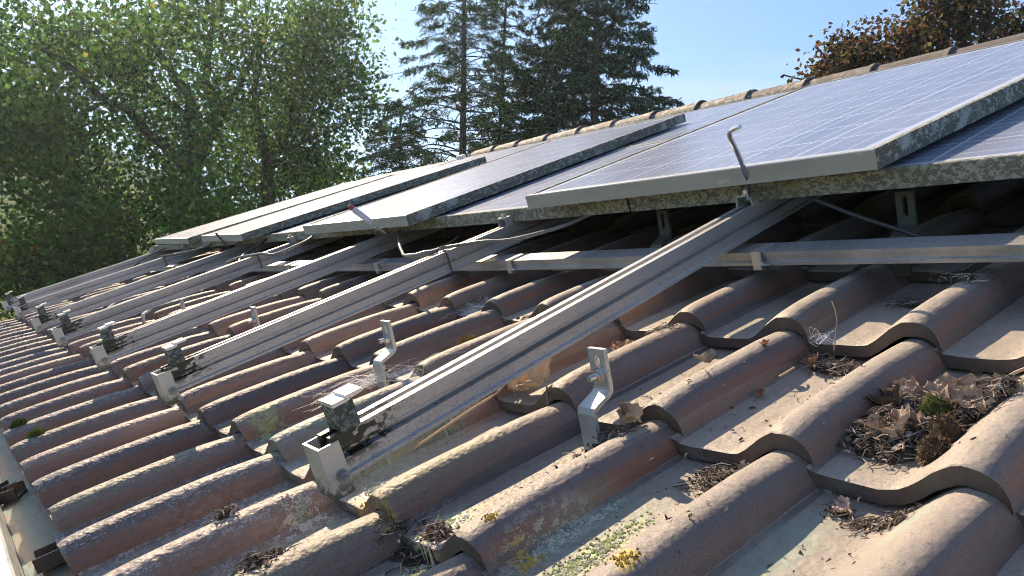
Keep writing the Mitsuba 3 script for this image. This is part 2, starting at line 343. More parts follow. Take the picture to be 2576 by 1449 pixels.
# walls below, and the far slope
def house_shell():
    x0, x1 = -UB * S + .25, -UA * S - .25
    ridge = W([0, VR, -.2]); eave = W([0, .4, -.25]); y0, y1, yr = eave[1], 2 * ridge[1] - eave[1], ridge[1]
    prof = Polygon([(y0, 0), (y1, 0), (y1, eave[2]), (yr, ridge[2]), (y0, eave[2])])
    mm = trimesh.creation.extrude_polygon(prof, x1 - x0, engine='earcut'); v = mm.vertices
    return trimesh.Trimesh(np.stack([v[:, 2] + x0, v[:, 0], v[:, 1]], 1), mm.faces, process=False)
put('house__wall', house_shell(), 'render_wall')
def far_slope():
    a = W(np.array([[UA, VR + .02, -.05], [UB, VR + .02, -.05]])); L = VR * S
    b = a + np.array([0, L * CS, -L * SN]); up = np.array([0, 0, -.1])
    v = np.vstack([a, b, a + up, b + up]); f = [[0, 1, 3, 2], [4, 6, 7, 5], [0, 4, 5, 1], [2, 3, 7, 6], [0, 2, 6, 4], [1, 5, 7, 3]]
    return trimesh.Trimesh(v, np.vstack([np.array(f)[:, [0, 1, 2]], np.array(f)[:, [0, 2, 3]]]), process=False)
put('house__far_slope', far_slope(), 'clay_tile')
rng = np.random.default_rng(7)
variants = [tile_mesh(i) for i in range(7)]
plys = []
for v, f in variants:
    v = v * [-1, 1, 1] * S                              # local: x = -u
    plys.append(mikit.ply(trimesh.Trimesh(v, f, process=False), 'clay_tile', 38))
ROOFM = np.eye(4); ROOFM[:3, :3] = np.stack([[1, 0, 0], [0, CS, SN], [0, -SN, CS]], 1); ROOFM[2, 3] = Z0
def tile_matrix(k, r, jit=1.0):
    """corner of tile (column k, row r): local x = -(u of its left edge)"""
    du, dv, dw, da = rng.normal(0, 1, 4) * [.005, .011, .003, .010] * jit
    uu, vv = U0 + k * PU + PU + du, V0 + r * PV + dv
    A = np.eye(4); c, s_ = math.cos(da), math.sin(da)
    A[:2, :2] = [[c, -s_], [s_, c]]; A[:3, 3] = [-uu * S, vv * S, dw * S]
    return ROOFM @ A
COLS, ROWS = range(-5, 29), 13
rest = MB()
coarse = tile_mesh(3, fine=False)
for r in range(ROWS):
    for k in COLS:
        M = tile_matrix(k, r)
        if r <= 5 and k >= -3:
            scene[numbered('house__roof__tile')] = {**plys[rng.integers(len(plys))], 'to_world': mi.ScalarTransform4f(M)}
        else:
            v = (coarse[0] * [-1, 1, 1] * S) @ M[:3, :3].T + M[:3, 3]
            rest.add(v, coarse[1])
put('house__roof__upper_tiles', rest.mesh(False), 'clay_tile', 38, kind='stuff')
# ridge tiles: half-round caps that overlap towards the far gable
def ridge_tile(u0, L, seed):
    rr = np.random.default_rng(seed); m = MB()
    th = np.linspace(-.1, np.pi + .1, 15); tt = np.array([0, .03, .08, .3, .6, L])
    def shell(rad, lift):
        P = np.zeros((len(tt), len(th), 3))
        for i, t in enumerate(tt):
            R = rad * (1.07 - .12 * t / L) * (1 if t > .05 else 1.05)
            P[i, :, 0] = u0 + t
            P[i, :, 1] = VR + R * np.cos(th) * 1.05
            P[i, :, 2] = lift + R * np.sin(th) * .95 - .012 * t
        return P
    A, B = shell(.205, -.01), shell(.178, -.012)
    A[..., 1:] += (meshkit.fbm(A * 7 + seed, 3)[..., None] - .5) * .012
    v, f = grid(A); m.add(v, f)
    v, f = grid(np.stack([A[0], B[0]])); m.add(v, f)
    v, f = grid(B[:3]); m.add(v, f[:, ::-1])
    return m.mesh()
nose = [-1.42, -.52, .38, 1.28, 2.17, 3.06, 3.92, 4.80, 5.68, 6.55, 7.42, 8.30, 9.16, 10.02, 10.88, 11.75, 12.50]
for i, u in enumerate(nose): put('house__roof__ridge_tile', ridge_tile(u, min(.98, UB - u + .02), i), 'ridge_clay', 40)
m = MB(); m.add(*box(UB - .02, UB + .03, -.02, VR, -.24, -.045)); put('house__verge_board', m.mesh(), 'brown_paint')
# eave flashing, fascia and the gutter's bright edge
m = MB()
uu = np.linspace(UA, UB, 60)
prof = [(.12, -.245), (-.124, -.262), (-.128, -.30), (-.30, -.32), (-.31, -.42), (.1, -.42)]
P = np.array([[(u, a, b + .004 * math.sin(u * 3.1)) for a, b in prof] for u in uu]); v, f = grid(P); m.add(v, f)
put('house__eave_flashing', m.mesh(), 'patina_metal', 30)
lip = Polygon([(0, 0), (.05, 0), (.05, .222), (.042, .235), (.008, .235), (0, .222)])
m = MB(); m.add(*extrude(lip, (UB, -.176, -.258), (UA, -.176, -.258)))
put('house__gutter_edge', m.mesh(), 'zinc_edge', 30)

# ------------------------------------------------------------------ solar panels
def panel(label, Q, th, wide, bars, group):
    """Q: top corners (u,v,w) in order near-low, far-low, far-high, near-high; bars: materials low, far, high, near"""
    k = thing('solar_panel', label, 'solar panel', group)
    Q = np.array(Q, float); c = Q.mean(0); lw = .026
    n = np.cross(Q[1] - Q[0], Q[3] - Q[0]); n /= np.linalg.norm(n); n = n if n[2] > 0 else -n
    def inset(d):
        out = []
        for i in range(4):
            a = Q[(i + 1) % 4] - Q[i]; b = Q[(i - 1) % 4] - Q[i]
            a /= np.linalg.norm(a); b /= np.linalg.norm(b)
            out.append(Q[i] + (a + b) * d)
        return np.array(out)
    I = inset(lw); ch = inset(.003)
    for i, mt in enumerate(bars):
        j = (i + 1) % 4; m = MB()
        ring = lambda q, z: q + n * z
        sec = [(Q, -th), (Q, -.004), (ch, 0), (I, 0), (I, -.012), (inset(lw + .012), -.014), (inset(lw + .05), -th), (Q, -th)]
        P = np.array([[q[i] + n * z, q[j] + n * z] for q, z in sec])
        v, f = grid(P); m.add(v, f)
        put(k + '__frame_bar', m.mesh(), mt)
    G = I - n * .006
    m = MB(); m.add(G, [[0, 1, 2, 3]])
    put(k + '__glass', m.mesh(), 'panel_glass_wide' if wide else 'panel_glass', uv=np.array([[0, 0], [1, 0], [1, 1], [0, 1.0]]))
    m = MB(); m.add(inset(.03) - n * (th * .55), [[3, 2, 1, 0]]); put(k + '__backsheet', m.mesh(), 'backsheet')
    return k
L_, C_ = 'lichen_frame', 'frame_aluminium'
WM = .370
def vlow(u): return float(np.interp(u, [-1, 1.01, 4.85, 12.56], [2.884, 2.846, 2.750, 2.703]))
def vmid(u): return float(np.interp(u, [-1, 1.01, 4.85, 12.56], [4.692, 4.663, 4.620, 4.568]))
def vtop(u): return float(np.interp(u, [-1, 4.66, 12.56], [6.529, 6.50, 6.376]))
edges = [-.44, 2.78, 6.02, 9.49, 12.49]
rowname = ['lower', 'upper']
names = ['nearest', 'second nearest', 'third nearest', 'farthest']
where = ['right of the one with the hex key', 'under the loose panel with the hex key in front', 'under the loose panel with the voltage tester', 'under the farthest two loose panels']
for r, (fa, fb) in enumerate([(vlow, vmid), (vmid, vtop)]):
    for i in range(4):
        a, b = edges[i] + .008, edges[i + 1] - .008; g = .012 if r else 0
        panel(f'fixed blue solar panel of the {rowname[r]} row, {names[i]} one, lichen covered lower frame', [(a, fa(a) + g, WM), (b, fa(b) + g, WM), (b, fb(b), WM), (a, fb(a), WM)], .078, True, (L_, L_, C_, L_), 'solar panels fixed to the rails')
panel('loose blue solar panel nearest the camera, behind the upright hex key', [(1.445, 2.731, 0.470), (3.400, 2.658, 0.466), (3.283, 5.378, 0.490), (1.173, 5.560, 0.492)], .076, False, (C_, L_, C_, L_), 'loose panels laid on the fixed ones')
panel('loose grey panel in the middle, behind the red tipped voltage tester', [(4.543, 2.538, 0.455), (6.345, 2.558, 0.455), (6.390, 5.544, 0.455), (4.555, 5.528, 0.455)], .074, False, (C_, L_, C_, L_), 'loose panels laid on the fixed ones')
panel('loose grey panel, third from the camera, with dark mottled side frame', [(7.785, 2.502, 0.455), (9.682, 2.651, 0.455), (9.278, 5.217, 0.455), (7.216, 5.242, 0.455)], .074, False, (C_, L_, C_, L_), 'loose panels laid on the fixed ones')
panel('loose grey panel farthest away, at the far gable before the trees', [(10.054, 2.590, 0.455), (12.620, 2.788, 0.455), (11.370, 5.414, 0.455), (9.374, 5.281, 0.455)], .074, False, (C_, L_, C_, L_), 'loose panels laid on the fixed ones')

# ------------------------------------------------------------------ rails
RW0, RW1 = .165, .285
hw = .041
RAIL = Polygon([(hw + .012, 0), (hw + .012, .011), (hw, .016), (hw, .050), (hw - .024, .055), (hw - .024, .068), (hw - .004, .069), (hw - .004, .074), (hw, .078), (hw, .120), (.016, .120), (.016, .104), (.028, .104), (.028, .090),
                (-.028, .090), (-.028, .104), (-.016, .104), (-.016, .120), (-hw, .120), (-hw, .078), (-hw + .004, .074), (-hw + .004, .069), (-hw + .024, .068), (-hw + .024, .055), (-hw, .050), (-hw, .016), (-hw - .012, .011), (-hw - .012, 0)])
def bolt(key, P, axis, r, head=.012, rod=.03, mat_='stainless'):
    P, a = np.array(P, float), np.array(axis, float); a /= np.linalg.norm(a)
    m = MB(); m.add(*disc_rod(P, P + a * .004, r * 1.55, 16)); m.add(*disc_rod(P + a * .004, P + a * (.004 + head), r * 1.2, 6)); m.add(*disc_rod(P + a * (.004 + head), P + a * (.004 + head + rod), r * .62, 10))
    put(key, m.mesh(), mat_)
rail_at = [(1.997, .763, 2.111, 2.896), (3.84, .769, 3.877, 2.832), (5.425, .752, 5.485, 2.762), (7.219, .749, 7.315, 2.788), (8.783, .754, 8.889, 2.697), (11.15, .804, 11.104, 2.892), (12.931, .807, 12.917, 2.764)]
ordn = ['nearest', 'second', 'third', 'fourth', 'fifth', 'sixth', 'farthest']
extra = ['passing below the upright hex key', 'with a cable tied to its side', 'below the red tipped voltage tester', 'fourth from the camera, crossed by a tied black cable', 'fifth from the camera', 'sixth from the camera, next to last', 'at the far gable end']
for i, (ua, va, ub, vb) in enumerate(np.array(rail_at) * .96):
    k = thing('mounting_rail', f'grey aluminium sloping rail {extra[i]}', 'mounting rail', 'sloping aluminium rails')
    g = (ub - ua) / (vb - va)
    at_v = lambda v: ua + .041 * (1 if True else 0) + g * (v - va)          # centre of the rail
    v0 = va - .085
    m = MB(); m.add(*extrude(RAIL, (at_v(v0), v0, RW0), (at_v(6.4), 6.4, RW0))); put(k + '__extrusion', m.mesh(), 'weathered_aluminium')
    uc = at_v(va)
    # sheet-metal end shoe: a channel open at its top, front wall towards the eave
    y0 = va - .128; t = .008; bx = .053
    shoe = Polygon([(-bx, 0), (bx, 0), (bx, .062), (bx - t, .062), (bx - t, t), (-bx + t, t), (-bx + t, .062), (-bx, .062)])
    mm = trimesh.creation.extrude_polygon(shoe, .150, engine='earcut')
    m = MB(); m.add(mm.vertices + [uc, y0, .124], mm.faces); put(k + '__end_shoe', m.mesh(), 'shoe_aluminium')
    bolt(k + '__bolt', (uc - bx, y0 + .040, .180), (-1, -.15, 0), .0125, .013, .030, 'dull_bolt')
    # block clamp on top of the rail with its stainless clip
    m = MB(); m.add(*box(uc - .048, uc + .048, va - .045, va + .012, .2855, .355, .004)); put(k + '__end_block', m.mesh(), 'mossy_aluminium')
    m = MB(); m.add(*box(uc - .043, uc + .043, va - .047, va - .004, .356, .368))
    m.add(*box(uc - .05, uc + .03, va + .001, va + .045, .368, .377)); m.add(*box(uc - .05, uc + .03, va - .006, va + .002, .360, .377))
    put(k + '__end_clip', m.mesh(), 'bright_aluminium')
    m = MB(); m.add(*tube(np.array([[uc, va - .026, .3675], [uc, va - .026, .3688]]), .012, 12)); put(k + '__clip_hole', m.mesh(), 'black_rubber')
    # clamp that holds the fixed panel's lower edge
    uv_, vv = at_v(vlow(uc) - .035), vlow(uc) - .030
    m = MB()
    clampP = Polygon([(-.045, 0), (-.036, 0), (-.030, .040), (.030, .040), (.036, 0), (.045, 0), (.036, .050), (-.036, .050)])
    m.add(*extrude(clampP, (uv_, vv - .028, .286), (uv_, vv + .020, .286))); put(k + '__mid_clamp', m.mesh(), 'weathered_aluminium')
    bolt(k + '__clamp_screw', (uv_, vv - .006, .336), (0, 0, 1), .013, .012, .004)
# cross rail under the sloping rails
CR = Polygon([(0, 0), (.125, 0), (.125, .055), (0, .055), (0, .037), (.008, .034), (.008, .016), (-.006, .014), (-.006, 0)])
k = thing('cross_rail', 'long grey aluminium rail lying level under the sloping rails', 'mounting rail')
pts = [(a * 1.012, b * 1.012) for a, b in [(-1.3, 2.64), (.95, 2.580), (1.864, 2.552), (3.77, 2.475), (8.6, 2.412), (12.9, 2.40)]]
def vcr(u): return float(np.interp(u, [a for a, _ in pts], [b for _, b in pts]))
m = MB()
for (a, b), (c, d) in zip(pts[:-1], pts[1:]): m.add(*extrude(CR, (c, d, .080), (a, b, .080)) if False else extrude(Polygon([(-x, y) for x, y in CR.exterior.coords]), (a, b, .080), (c, d, .080)))
put(k + '__extrusion', m.mesh(), 'weathered_aluminium')
for u in [1.915, 3.51, 5.07, 6.72, 9.38]:
    y = vcr(u)
    m = MB(); m.add(*extrude(LineString([(0, .062), (.10, .062), (.10, .060)]).buffer(.005, cap_style=2), (u + .02, y - .012, .093), (u - .02, y - .012, .093)) if False else box(u - .02, u + .02, y - .016, y + .09, .1355, .145)); m.add(*box(u - .02, u + .02, y - .022, y - .010, .068, .145)); m.add(*box(u - .02, u + .02, y - .022, y + .01, .066, .076))
    put(k + '__clip', m.mesh(), 'bright_aluminium')
    bolt(k + '__clip_bolt', (u - .02, y - .014, .085), (-1, 0, 0), .010, .010, .022)

# ------------------------------------------------------------------ roof hooks
def hook_mesh():
    line = LineString([(-.012, -.085), (.002, .050), (.010, .064), (.028, .070), (.074, .082), (.088, .092), (.092, .108), (.104, .222)])
    prof = line.buffer(.0075, cap_style=2, join_style=1)
    mm = trimesh.creation.extrude_polygon(prof, .070, engine='earcut'); v = mm.vertices
    a = trimesh.Trimesh(np.stack([v[:, 2] - .035, v[:, 0], v[:, 1]], 1), mm.faces, process=True)
    slot = trimesh.creation.extrude_polygon(LineString([(0, .135), (0, .195)]).buffer(.010, quad_segs=6), .1, engine='earcut'); v = slot.vertices
    b = trimesh.Trimesh(np.stack([v[:, 0], v[:, 2] + .05, v[:, 1]], 1), slot.faces, process=True)
    for q in (a, b): q.fix_normals()
    c = trimesh.boolean.difference([a, b], engine='manifold')
    return np.array(c.vertices), np.array(c.faces)
HV, HF = hook_mesh()
hooks = [(1.705, 1.338, 'galvanised roof hook with a long bolt, standing right of the nearest rail', 1),
         (3.085, 1.360, 'galvanised roof hook wrapped in white cobweb, between the two nearest rails', 1),
         (4.78, 1.345, 'roof hook with a bolt, between the second and third rails', 1),
         (6.42, 1.34, 'roof hook sticking up between the third and fourth rails, right of the S bent one', 0),
         (7.60, 1.345, 'S bent roof hook beside the fourth rail, its step in full view', 0),
         (9.20, 1.345, 'small distant roof hook between the fourth and fifth rails', 0),
         (10.85, 1.345, 'smallest roof hook, between the fifth and sixth rails', 0),
         (1.47, 2.84, 'shaded roof hook under the near panel, behind the cross rail', 0),
         (2.70, 2.84, 'shaded roof hook behind the cross rail, left of the nearest rail', 0)]
for u, v, lab, nut in hooks:
    k = thing('roof_hook', lab, 'roof hook', 'roof hooks')
    m = MB(); m.add(HV + [u, v, .03 if v > 2 else 0], HF[:, ::-1]); put(k + '__strap', m.mesh(), 'shaded_steel' if v > 2 else 'galvanised_steel', 40)
    if nut: bolt(k + '__bolt', (u, v + .088, .140), (.05, -1, .12), .017, .014, .026)

# ------------------------------------------------------------------ cables, ties and tools
def lift(P, d=.03):
    P = np.array(P, float); k = (1 - P[..., 2:] - d) / (1 - P[..., 2:]); return np.concatenate([P[..., :2] * k, P[..., 2:] + d], -1)
def cable(label, P, r, mt='black_rubber', d=.03):
    P = lift(P, d)
    k = thing('cable', label, 'cable'); labels[k]['group'] = 'panel cables'
    m = MB(); m.add(*tube(spline(P), r, 10)); put(k + '__sheath', m.mesh(), mt, True); return k
cable('thick black cable slanting down from the near loose panel to the cross rail', [(2.14, 3.05, .372), (2.016, 2.95, .343), (1.742, 2.85, .247), (1.538, 2.82, .170), (1.389, 2.82, .109), (1.28, 2.86, .06)], .0085, d=0)
k = cable('long grey cable hanging from the middle panels, plugged and tied to the second rail', [(5.55, 3.05, .31), (5.30, 2.86, .262), (4.97, 2.66, .255), (4.45, 2.38, .255), (4.207, 2.269, .262), (4.03, 2.248, .268), (3.907, 2.377, .272), (3.697, 2.452, .272), (3.482, 2.552, .250), (3.302, 2.753, .247), (3.22, 2.95, .262), (3.06, 3.06, .31)], .010, 'grey_cable')
m = MB(); P = np.array([(4.15, 2.250, .265), (4.10, 2.245, .266), (4.05, 2.245, .267), (4.0, 2.275, .268), (3.97, 2.30, .269)]); P = lift(P); m.add(*tube(P, [.015, .019, .016, .019, .015], 10)); put(k + '__connector', m.mesh(), 'grey_cable', 40)
cable('cable drooping from the third loose panel and tied to the fourth rail', [(7.0, 2.92, .30), (6.85, 2.74, .272), (6.95, 2.46, .245), (7.20, 2.42, .268), (7.45, 2.36, .268), (7.9, 2.30, .22)], .012, 'grey_cable')
cable('short curved cable rising behind the fourth rail to the third loose panel', [(8.15, 2.90, .31), (8.05, 2.72, .275), (7.95, 2.52, .24), (7.75, 2.38, .20), (7.60, 2.34, .16)], .013)
cable('thin cable on top of the sixth rail under the farthest panel', [(9.9, 2.80, .30), (10.25, 2.66, .275), (10.75, 2.56, .268), (11.2, 2.50, .266), (11.5, 2.45, .2)], .013)
cable('black cable curving down beside the farthest rail', [(12.2, 2.86, .30), (12.35, 2.66, .27), (12.4, 2.40, .20), (12.3, 2.2, .12)], .013)
def tie(label, u, v, tail):
    k = thing('cable_tie', label, 'cable tie', 'cable ties')
    a = .051; u, v = u * .96, v * .96
    m = MB(); m.add(*tube(np.array([(u - a - .004, v, RW0 - .006), (u - a - .004, v, .27), (u - a + .006, v, .292), (u, v + .004, .316), (u + a - .01, v, .292), (u + a + .004, v, .23), (u + a + .004, v, RW0 - .006), (u - a - .004, v, RW0 - .006)]), .006, 6))
    m.add(*tube(spline([(u, v, .314), (u - tail * .5, v + .02, .330), (u - tail, v + .05, .36)]), .004, 5)); put(k, m.mesh(), 'black_rubber')
tie('black cable tie round the second rail with its tail sticking up', 3.90, 2.33, .14)
tie('black cable tie round the fourth rail holding the drooping cable', 7.33, 2.42, .05)
tie('small black cable tie round the sixth rail', 11.12, 2.48, .04)
k = thing('hex_key', 'shiny bent hex key standing in the clamp of the nearest rail', 'hex key')
uq, vq = 2.118, 2.945
P = spline([(2.048, 2.775, .312), (2.034, 2.764, .340), (1.984, 2.704, .436), (1.950, 2.626, .562), (1.939, 2.591, .619), (1.932, 2.583, .634), (1.918, 2.577, .642), (1.866, 2.568, .655)], 6)
m = MB(); m.add(*tube(P, .0100, 6)); put(k + '__rod', m.mesh(), 'stainless')
k = thing('hex_key', 'thin dark hex key leaning in the clamp of the fifth rail', 'hex key')
m = MB(); m.add(*tube(lift([(8.86, 2.66, .30), (9.02, 2.66, .41), (9.10, 2.66, .46)]), .012, 6)); put(k + '__rod', m.mesh(), 'black_rubber')
k = thing('voltage_tester', 'clear handled voltage tester with red cap stuck in the third rail clamp', 'screwdriver')
A, B = lift([5.125, 2.64, .335]), lift([5.365, 2.60, .520]); d = (B - A) / np.linalg.norm(B - A)
scene['clear_plastic'] = dict(type='principled', base_color=dict(type='rgb', value=(.62, .60, .72)), roughness=.2, spec_trans=.35, specular=.6)
mat('red_plastic', type='principled', base_color=dict(type='rgb', value=(.35, .03, .03)), roughness=.3)
m = MB(); m.add(*tube(np.array([A - d * .03, A + d * .10]), .006, 6)); put(k + '__blade', m.mesh(), 'stainless')
m = MB(); m.add(*tube(np.array([A + d * .095, A + d * .11, A + d * .25, A + d * .262]), [.012, .020, .022, .016], 8)); put(k + '__handle', m.mesh(), 'clear_plastic', 40)
m = MB(); m.add(*tube(np.array([A + d * .262, A + d * .295]), .018, 8)); put(k + '__cap', m.mesh(), 'red_plastic', 40)
m = MB(); m.add(*tube(np.array([A + d * .295, A + d * .306]), .012, 8)); put(k + '__cap_button', m.mesh(), 'bright_aluminium', 40)
k = thing('panel_clamp', 'small bright clamp at the upper edge of the far fixed panels below the ridge', 'clamp')
m = MB(); m.add(*box(9.37, 9.49, 6.38, 6.48, .368, .415, .01)); put(k, m.mesh(), 'bright_aluminium')

# loose metal channel pieces in the eave
def channel(label, u, v, w, L, rz, tilt=0):
    k = thing('metal_channel', label, 'metal bracket', 'metal pieces at the eave')
    poly = Polygon([(-.055, 0), (.055, 0), (.055, .06), (.046, .06), (.046, .009), (-.046, .009), (-.046, .06), (-.055, .06)])
    t = np.array([math.sin(rz), -math.cos(rz), tilt]) * L
    P0 = np.array([u, v, w]); m = MB(); m.add(*extrude(poly, P0, P0 + t)); put(k, m.mesh(), 'brown_paint')
channel('brown metal channel poking out under the second tile row at the eave', 3.55, .055, -.245, .13, .15)
channel('short brown metal channel farther along the eave flashing', 4.75, -.02, -.250, .09, .5)
channel('small dark metal channel lying beside the short brown one', 4.9, -.04, -.252, .07, -.3)

# ------------------------------------------------------------------ fallen leaves, litter, moss, cobweb
def leaf_grid(L, Wd, curl, bend, crumple, seed, lobes=3):
    rr = np.random.default_rng(seed)
    a, b = np.linspace(0, 1, 25), np.linspace(-1, 1, 19)
    aa, bb = np.meshgrid(a, b, indexing='ij')
    prof = np.sin(np.pi * aa ** .8) ** .75 * (1 + .11 * np.cos(aa * np.pi * 2 * lobes + rr.uniform(0, 6)) * np.abs(bb)) + .02
    x, y = (aa - .5) * L, bb * prof * Wd / 2
    ang = bend * (aa - .5)
    z = curl * Wd * (bb ** 2) * prof * .5 + np.abs(bb) * 0
    z += .035 * Wd * np.abs(np.sin(aa * 15 - np.abs(bb) * 5)) * np.abs(bb)
    cz = (meshkit.fbm(np.stack([aa * 4 + seed, bb * 2.3, aa * 0], -1), 3, seed) - .5) * crumple * Wd
    zz = z + cz
    X = x * np.cos(ang * .5) - zz * np.sin(ang); Z = x * np.sin(ang) + zz * np.cos(ang)
    return grid(np.stack([X, y, Z], -1)), aa, bb
def rot(rx, ry, rz):
    return trimesh.transformations.euler_matrix(rx, ry, rz)[:3, :3]
def dry_leaf(label, u, v, h, L, Wd, r, curl=.6, bend=.8, crumple=.6, seed=0, col=(.42, .29, .20), stem=True):
    k = thing('dry_leaf', label, 'leaf', 'fallen dry leaves')
    (P, f), aa, bb = leaf_grid(L, Wd, curl, bend, crumple, seed)
    m = MB(); m.add(P @ rot(*r).T + [u, v, roof_w(u, v) + h], f)
    q = meshkit.fbm(np.stack([aa * 9 + seed, bb * 6, aa * 0], -1), 3, seed + 5).reshape(-1, 1)
    c = np.array(col) * (.62 + .76 * q); c = np.where((np.abs(bb).reshape(-1, 1) < .08), c * .7, c)
    mesh = m.mesh()
    put(k + '__blade', mesh, 'dry_leaf', True, color=np.clip(c, 0, 1))
    if stem:
        s = np.array([[-.5, 0, 0], [-.62, .02, .01], [-.85, -.03, -.02]]) * [L, L, L]
        m = MB(); m.add(*tube(spline(s @ rot(*r).T + [u, v, roof_w(u, v) + h]), .0035, 5)); mm = m.mesh(); put(k + '__stalk', mm, 'litter', True, color=np.tile(np.array(col) * .6, (len(mm.vertices), 1)))
tan, brn, dk = (.36, .265, .20), (.32, .215, .15), (.075, .058, .048)
dry_leaf('large pale brown dry leaf, ribbed and curled, caught against the nearest rail', 2.21, 1.61, .100, .30, .19, (.9, -.15, .75), .9, .7, .4, 1, (.40, .30, .21))
dry_leaf('twisted brown dry leaf with long stalk under the nearest rail', 2.285, 1.505, .05, .17, .12, (.7, .5, 2.2), 1.4, 1.2, .9, 2, (.46, .33, .23))
dry_leaf('red brown dry leaf on the tiles behind the large ribbed leaf', 2.12, 1.93, .025, .16, .08, (.2, .1, .3), .7, .6, .8, 3, (.36, .22, .15))
dry_leaf('pale leaf standing at the left top of the leaf heap', 1.02, 1.885, 0.057, 0.090, 0.068, (0.46, 0.19, 0.30), .6, .5, .8, 4, tan)
dry_leaf('broad pale leaf standing at the back of the leaf heap', .93, 1.885, 0.062, 0.117, 0.090, (0.46, 0.06, 0.00), .5, .4, .7, 5, (.38, .28, .21))
dry_leaf('pale leaf at the right back of the leaf heap', .83, 1.885, 0.057, 0.117, 0.090, (0.34, -0.12, -0.20), .5, .6, .6, 6, tan)
dry_leaf('dark leaf folded at the left side of the leaf heap', 1.025, 1.80, 0.052, 0.135, 0.081, (0.25, 0.19, 0.70), .9, .8, .7, 7, dk)
dry_leaf('pale folded leaf in front of the green moss of the leaf heap', .925, 1.700, 0.052, 0.108, 0.045, (0.31, 0.00, 0.10), 1.0, .4, .5, 8, (.38, .28, .21))
dry_leaf('curled tan leaf at the front left of the leaf heap', .95, 1.665, 0.042, 0.126, 0.099, (0.19, 0.09, 0.90), .8, .7, .7, 9, (.38, .28, .205))
dry_leaf('narrow rolled leaf at the far left of the leaf heap', 1.0, 1.675, 0.027, 0.063, 0.032, (0.12, 0.50, 0.50), 1.2, .5, .5, 10, tan)
dry_leaf('brown crumpled leaf at the right of the leaf heap', .825, 1.78, 0.067, 0.108, 0.063, (0.19, -0.31, 0.30), 1.0, .9, .9, 11, (.38, .29, .23))
dry_leaf('dark curled leaf strip lying across the leaf heap', .866, 1.685, 0.057, 0.126, 0.025, (0.31, 0.00, 0.05), .8, .4, .5, 12, (.15, .11, .09))
dry_leaf('brown scrap of leaf at the very right end of the leaf heap', .755, 1.85, 0.020, 0.081, 0.045, (0.19, -0.31, 0.20), .9, .7, .8, 18, (.40, .29, .20))
dry_leaf('small tan leaf on the pan below the leaf heap', .955, 1.40, 0.020, 0.050, 0.041, (0.31, 0.12, 0.50), .6, .5, .8, 13, (.46, .35, .28))
dry_leaf('curled tan leaf beside the nearest roll, left of the twig nest', 1.785, 1.995, .025, .12, .06, (0.12, 0.12, 0.10), 1.1, .8, .7, 14, (.44, .35, .27))
dry_leaf('brown leaf leaning on the roll beside the twig nest', 1.43, 2.09, .02, .10, .05, (0.12, 0.25, 0.90), .9, .8, .7, 15, (.22, .14, .10))
dry_leaf('torn brown leaf at the foot of the nearest roof hook', 1.60, 1.42, .02, .15, .07, (0.19, 0.19, 0.40), 1.0, .9, .9, 16, (.36, .27, .19))
dry_leaf('brown leaf in the valley between the second and third rails', 4.95, 2.16, .03, .16, .08, (0.19, 0.19, 0.40), .8, .7, .8, 17, (.38, .28, .20))
for (u, v, lab) in [(1.455, 1.83, 'small red brown leaf crumb on the pan above the second row of noses'), (1.53, 2.0, 'reddish leaf scrap below the twig nest')]:
    dry_leaf(lab, u, v, .008, .05, .03, (.1, .1, .8), .5, .4, .6, int(u * 100), (.30, .13, .08), stem=False)

